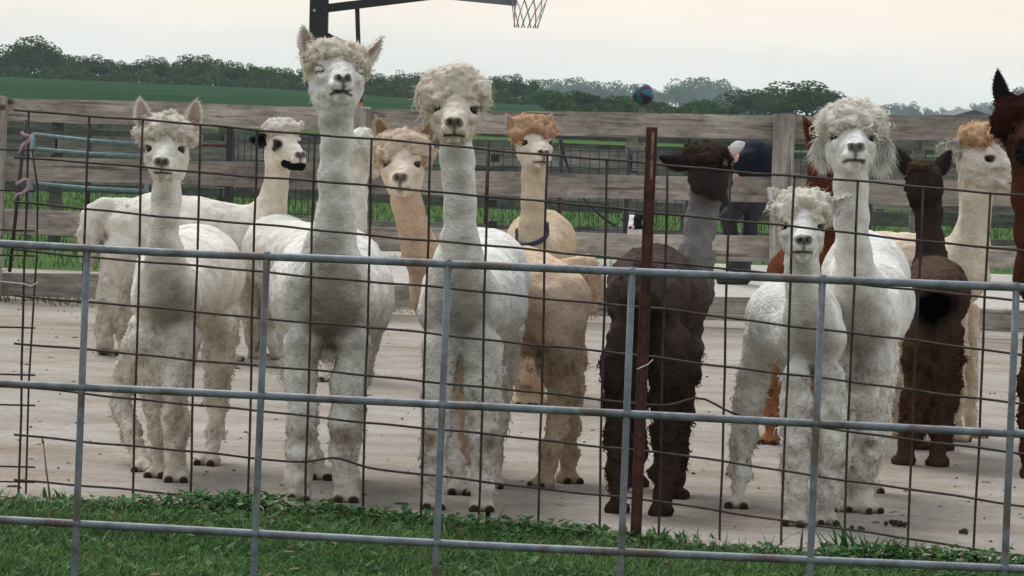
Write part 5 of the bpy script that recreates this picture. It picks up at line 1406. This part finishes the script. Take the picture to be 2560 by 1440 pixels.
# 13. cream alpaca side on
alpaca('cream alpaca standing side-on at right with a ginger mop, looking right', 16.2,
    body=[(2195, 672, 92, .1), (2280, 690, 98, .05), (2375, 690, 86, 0)],
    neck=[(2405, 680, 64, -.02), (2425, 610, 47, -.04), (2436, 550, 39, -.05), (2440, 500, 40, -.05), (2440, 455, 44, -.04)],
    legs=[[(2240, 800, 36, -.12), (2245, 890, 28, -.12), (2247, 990, 22, -.12), (2246, 1080, 18, -.1)], [(2180, 790, 46, .15), (2170, 900, 28, .15), (2165, 1000, 20, .15), (2165, 1080, 17, .15)],
          [(2390, 790, 38, -.12), (2395, 880, 26, -.12), (2392, 990, 20, -.12), (2390, 1090, 18, -.12)], [(2420, 780, 36, .12), (2425, 880, 24, .12), (2425, 990, 19, .12), (2428, 1080, 17, .12)]],
    head=dict(c=(2450, 385, -.04), yaw=62, pitch=0, s=1.22, cheek=1.0, vs=.0048, eye=.72), knot=[(2440, 342, 44, 32, -.04, .09), (2462, 335, 34, 26, -.05, .07)],
    ears=[((2408, 368, -.06), (2346, 366, -.08), .052, (0, -1, .1), .7, (.62, .6, .52))], coat=(.62, .51, .39), neckc=(.62, .54, .43), face=(.62, .56, .49), knotc=(.58, .40, .25), earc=(.60, .59, .53), footyaw=90, knot_len=.026, knot_curl=.009, locks=300, dirt=.5, vs=.009,
    stain_shade=[(2370, 660, -.1, 60, (.62, .58, .50), .6), (2430, 420, -.15, 34, (.55, .40, .22), .5)])
# 14. very dark alpaca at the right edge
alpaca('very dark brown alpaca cut off by right edge, one tall black ear', 14.6,
    body=[(2660, 740, 100, .1), (2700, 730, 110, .5)], neck=[(2600, 690, 62, 0), (2580, 580, 44, -.04), (2572, 480, 42, -.05), (2570, 400, 44, -.04)],
    legs=[[(2590, 850, 40, 0), (2575, 950, 30, 0), (2570, 1050, 26, 0), (2572, 1130, 22, 0), (2572, 1186, 20, 0)], [(2690, 860, 40, 0), (2690, 1000, 26, 0), (2690, 1185, 20, 0)],
          [(2640, 860, 40, .6), (2640, 1000, 26, .6), (2640, 1150, 18, .6)], [(2740, 860, 40, .6), (2740, 1000, 26, .6), (2740, 1150, 18, .6)]],
    head=dict(c=(2572, 318, -.04), yaw=-8, pitch=2, s=1.2, cheek=.7), knot=[(2560, 272, 62, 34, -.02, .09), (2515, 290, 30, 30, -.06, .06), (2505, 318, 20, 22, -.06, .05)],
    ears=[((2520, 268, 0), (2494, 172, 0), .072, (-.4, 1, .1), 0, (.02, .015, .015))], coat=(.060, .022, .014), neckc=(.075, .026, .016), face=(.060, .026, .017), knotc=(.050, .018, .013), earc=(.016, .012, .014), dirt=0, knot_len=.028, knot_curl=.01, locks=520, nosec=(.01, .01, .01), muzzlec=(.008, .008, .010),
    stain_shade=[])

# ------------------------------------------------------------------ dog beyond the fence
def sdf_obj(name, f, parent, mat, colf, sm=1):
    V, Q = f.mesh(); V = relax(V, Q, sm)
    return link(name, mesh_np(name, V, [Q], mat, True, colf(V)), parent, world_coords=True)
DD = 30.2
dog = empty('dog', (P(1590, 600, DD).x, DD, 0), label='black and white dog with a white blaze, sitting beyond the plank fence', cat='dog')
s_ = DD / F
hc = np.array(P(1583, 556, DD)); f = Field(hc - [.35, .45, .62], hc + [.35, .55, .2], .007)
gz = hc[2]
Dp = lambda x, y, z: hc + np.array([x, y, z])
f.ell(Dp(0, 0, 0), (.062, .07, .058), None, .02); f.cone(Dp(-.01, -.05, -.02), .036, Dp(-.025, -.15, -.045), .022, .02)
f.ell(Dp(-.027, -.165, -.035), (.012, .010, .009), None, .004)
for sg in (-1, 1): f.cone(Dp(.05 * sg, .01, .035), .024, Dp(.075 * sg, .0, .055 if sg < 0 else .05), .012, .012); f.cone(Dp(.072 * sg, .0, .05), .014, Dp(.085 * sg, -.015, .015), .009, .01)
f.cone(Dp(.02, .05, -.05), .06, Dp(.05, .14, -.16), .09, .04); f.cone(Dp(.05, .14, -.18), .10, Dp(.09, .35, .0 - gz + .16), .14, .05)
for sg in (-1, 1):
    f.cone(Dp(.05 + .06 * sg, .10, -.20), .045, Dp(.04 + .06 * sg, .06, -gz + .035), .022, .03); f.cone(Dp(.04 + .06 * sg, .06, -gz + .022), .022, Dp(.03 + .06 * sg, .0, -gz + .016), .018, .01)
    f.cone(Dp(.09 + .10 * sg, .38, -gz + .15), .09, Dp(.07 + .14 * sg, .22, -gz + .06), .05, .03); f.cone(Dp(.07 + .14 * sg, .24, -gz + .03), .03, Dp(.06 + .14 * sg, .12, -gz + .018), .02, .01)
f.cone(Dp(.1, .47, -gz + .06), .03, Dp(.28, .5, -gz + .04), .02, .03); f.add(f.noise(.03, 3) * .006)
def dogcol(V):
    q = V - hc; C = np.tile((.012, .011, .014), (len(V), 1)).astype(float)
    bl = (np.abs(q[:, 0] + .012 + .10 * np.clip(-q[:, 1], 0, 1)) < .020 + .10 * np.clip(-.04 - q[:, 2], 0, .1)) & (q[:, 1] < .02) & (q[:, 2] > -.12)
    ch = (q[:, 2] < -.055) & (q[:, 2] > -.42) & (q[:, 1] < .16) & (q[:, 0] > -.06); mz = np.linalg.norm(q - [-.022, -.13, -.045], axis=1) < .038
    C[bl | ch] = (.75, .74, .76); C[mz] = (.62, .50, .56); C[np.linalg.norm(q - [-.028, -.172, -.034], axis=1) < .016] = (.02, .015, .02)
    return C
sdf_obj('body', f, dog, M_WOOL, dogcol)
for sg in (-1, 1):
    e = link('eye', EYE_ME, dog, world_coords=True); e.location = Dp(.026 * sg - .008, -.058, .008); e.scale = [.009] * 3

# ------------------------------------------------------------------ person bending beyond the fence
PDp = 29.6
per = empty('person', (P(1880, 600, PDp).x, PDp, 0), label='person in a navy top bending forward beyond the fence, white hair and dark trousers', cat='person')
W_ = lambda px, py, dy=0: np.array(P(px, py, PDp + dy)); s_ = PDp / F
m_skin = plain('skin', (.50, .27, .20), .6, 0, .3, 30, .1); m_navy = plain('navy_cloth', (.006, .007, .017), .9, 0, .2, 40, .25, .004); m_trs = plain('charcoal_cloth', (.030, .026, .032), .9, 0, .2, 25, .3, .004)
m_boot = plain('boot_rubber', (.018, .026, .022), .5, 0, .4, 20, .3); m_hair = plain('white_hair', (.68, .66, .64), .9, 0, .2, 60, .15, .004)
def person():
    c = W_(1870, 540); f = Field(c - [.55, .45, .75], c + [.45, .45, .75], .009)
    f.ell(W_(1846, 391, -.02), (.075, .088, .098), rot(-60, -35), .02)
    hd = W_(1846, 391, -.02); Rm = rot(-60, -35); H = lambda x, y, z: hd + Rm @ np.array([x, y, z])
    f.cone(H(0, .045, -.055), .045, H(0, .06, -.085), .030, .02); f.cone(H(0, .085, -.0), .010, H(0, .108, -.03), .013, .008)
    for sg in (-1, 1): f.ell(H(.076 * sg, -.01, -.02), (.010, .018, .030), Rm, .005); f.ell(H(.028 * sg, .078, .012), (.018, .012, .008), Rm, .008)
    f.ell(H(0, .078, -.052), (.022, .012, .006), Rm, .005)
    f.cone(W_(1857, 405), .052, W_(1868, 400), .06, .02)
    f.cone(W_(1876, 396), .10, W_(1892, 440), .11, .05)
    for sg, (kx, ky, kd) in ((-1, (1822, 545, -.18)), (1, (1880, 548, -.12))):
        f.cone(W_(1893 + 4 * sg, 462, .06 * sg), .070, W_(kx, ky, kd), .040, .02); f.cone(W_(kx, ky, kd), .040, W_(1838 + (22 if sg > 0 else 0), 660, -.02), .036, .02)
        a = W_(1838 + (22 if sg > 0 else 0), 680, -.02); a[2] = .06; b = a + [-.10, -.13, -.02]; f.cone(a, .042, b, .032, .02)
    for sg, hnd in ((-1, (1838, 478, -.32)), (1, (1858, 482, -.30))):
        sh = W_(1858 + 6 * sg, 398, .15 * sg); el = W_(1848 + 12 * sg, 452, -.12); ha = W_(*hnd); f.cone(sh, .045, el, .034, .03); f.cone(el, .034, ha, .024, .02)
        d = (ha - el); d /= np.linalg.norm(d); sd = np.cross(d, [0, 1, 0]); sd /= np.linalg.norm(sd); pl = ha + d * .05
        f.cone(ha, .024, pl + sd * .012, .022, .01); f.cone(ha, .024, pl - sd * .012, .022, .01)
        for i, l in enumerate((.062, .072, .068, .052)):
            r0 = pl + sd * (.027 - .018 * i) + d * .015; m_ = r0 + d * l * .55; e = m_ + (d * .6 + np.array([0, -.7, -.2])) * l * .5
            f.cone(r0, .010, m_, .009, .003); f.cone(m_, .009, e, .0075, .003)
        t0 = ha + sd * .02 + d * .02; f.cone(t0, .012, t0 + sd * .028 + d * .035, .010, .004)
    V, Q = f.mesh(); V = relax(V, Q, 2); link('body', mesh_np('body', V, [Q], m_skin), per, world_coords=True)
    f = Field(c - [.55, .5, .75], c + [.5, .5, .75], .010)
    f.cone(W_(1882, 392), .130, W_(1892, 428), .138, .06); f.ell(W_(1894, 400), (.135, .17, .15), None, .05); f.cone(W_(1890, 425), .145, W_(1893, 440), .145, .03)
    for sg in (-1, 1): f.cone(W_(1872 + 6 * sg, 398, .15 * sg), .070, W_(1850 + 12 * sg, 444, -.10), .055, .04)
    f.add(f.noise((.08, .08, .05), 8) * .012); V, Q = f.mesh(); V = relax(V, Q, 1)
    link('shirt', mesh_np('shirt', V, [Q], m_navy), per, world_coords=True)
    f = Field(c - [.55, .5, .85], c + [.5, .5, .75], .010)
    f.ell(W_(1896, 458), (.135, .15, .12), None, .04)
    for sg, (kx, ky, kd) in ((-1, (1822, 545, -.18)), (1, (1880, 548, -.12))):
        f.cone(W_(1893 + 4 * sg, 462, .06 * sg), .092, W_(kx, ky, kd), .064, .02); f.cone(W_(kx, ky, kd), .062, W_(1838 + (22 if sg > 0 else 0), 655, -.02), .046, .01)
    f.add(f.noise((.07, .07, .04), 9) * .012); V, Q = f.mesh(); V = relax(V, Q, 1)
    link('trousers', mesh_np('trousers', V, [Q], m_trs), per, world_coords=True)
    for sg in (-1, 1):
        a = W_(1838 + (22 if sg > 0 else 0), 680, -.02); a[2] = .06; b = a + [-.11, -.14, -.018]
        f = Field(a - .3, a + .35, .008); f.cone(a, .056, b, .044, .02); up = W_(1838 + (22 if sg > 0 else 0), 655, -.02); f.cone(a, .055, up, .056, .02); f.cone(a - [0, 0, .04], .02, b - [0, 0, .03], .018, .03)
        V, Q = f.mesh(); link('boot', mesh_np('boot', V, [Q], m_boot), per, world_coords=True)
    f = Field(hd - .2, hd + .2, .006); f.ell(H(0, -.022, .026), (.084, .088, .088), Rm, .02); f.ell(H(0, .075, -.03), (.06, .06, .075), Rm, .02, True)
    f.add(f.noise(.022, 4) * .007); V, Q = f.mesh(); N, _ = vnorm(V, Q); ii = RNG.integers(0, len(V), 900); colr = np.tile((.68, .66, .64), (len(V), 1))
    V, Q, C = join([(V, Q, colr), strands(V[ii], N[ii], np.tile((.72, .70, .68), (900, 1)), .03, .004, .003, .4, .4, 3)])
    link('hair', mesh_np('hair', V, [Q], M_STRAND, True, C), per, world_coords=True)
person()

# ------------------------------------------------------------------ air between here and the far trees
def haze():
    x, y0, y1, z0, z1 = 1560, -12, 2990, -12, 40
    V = [(-x, y0, z0), (x, y0, z0), (x, y1, z0), (-x, y1, z0), (-x, y0, z1), (x, y0, z1), (x, y1, z1), (-x, y1, z1)]
    Q = [(0, 3, 2, 1), (4, 5, 6, 7), (0, 1, 5, 4), (1, 2, 6, 5), (2, 3, 7, 6), (3, 0, 4, 7)]
    m = bpy.data.materials.new('haze'); m.use_nodes = True; N = m.node_tree.nodes
    N.remove(N['Principled BSDF']); v = N.new('ShaderNodeVolumePrincipled')
    v.inputs['Color'].default_value = (.80, .91, 1.0, 1); v.inputs['Density'].default_value = 0.00015; v.inputs['Anisotropy'].default_value = 0
    m.node_tree.links.new(v.outputs[0], N['Material Output'].inputs['Volume'])
    o = link('haze', mesh_np('haze', V, [np.array(Q)], m, False)); tag(o, 'thin blue evening haze over the farmland', kind='stuff')
haze()
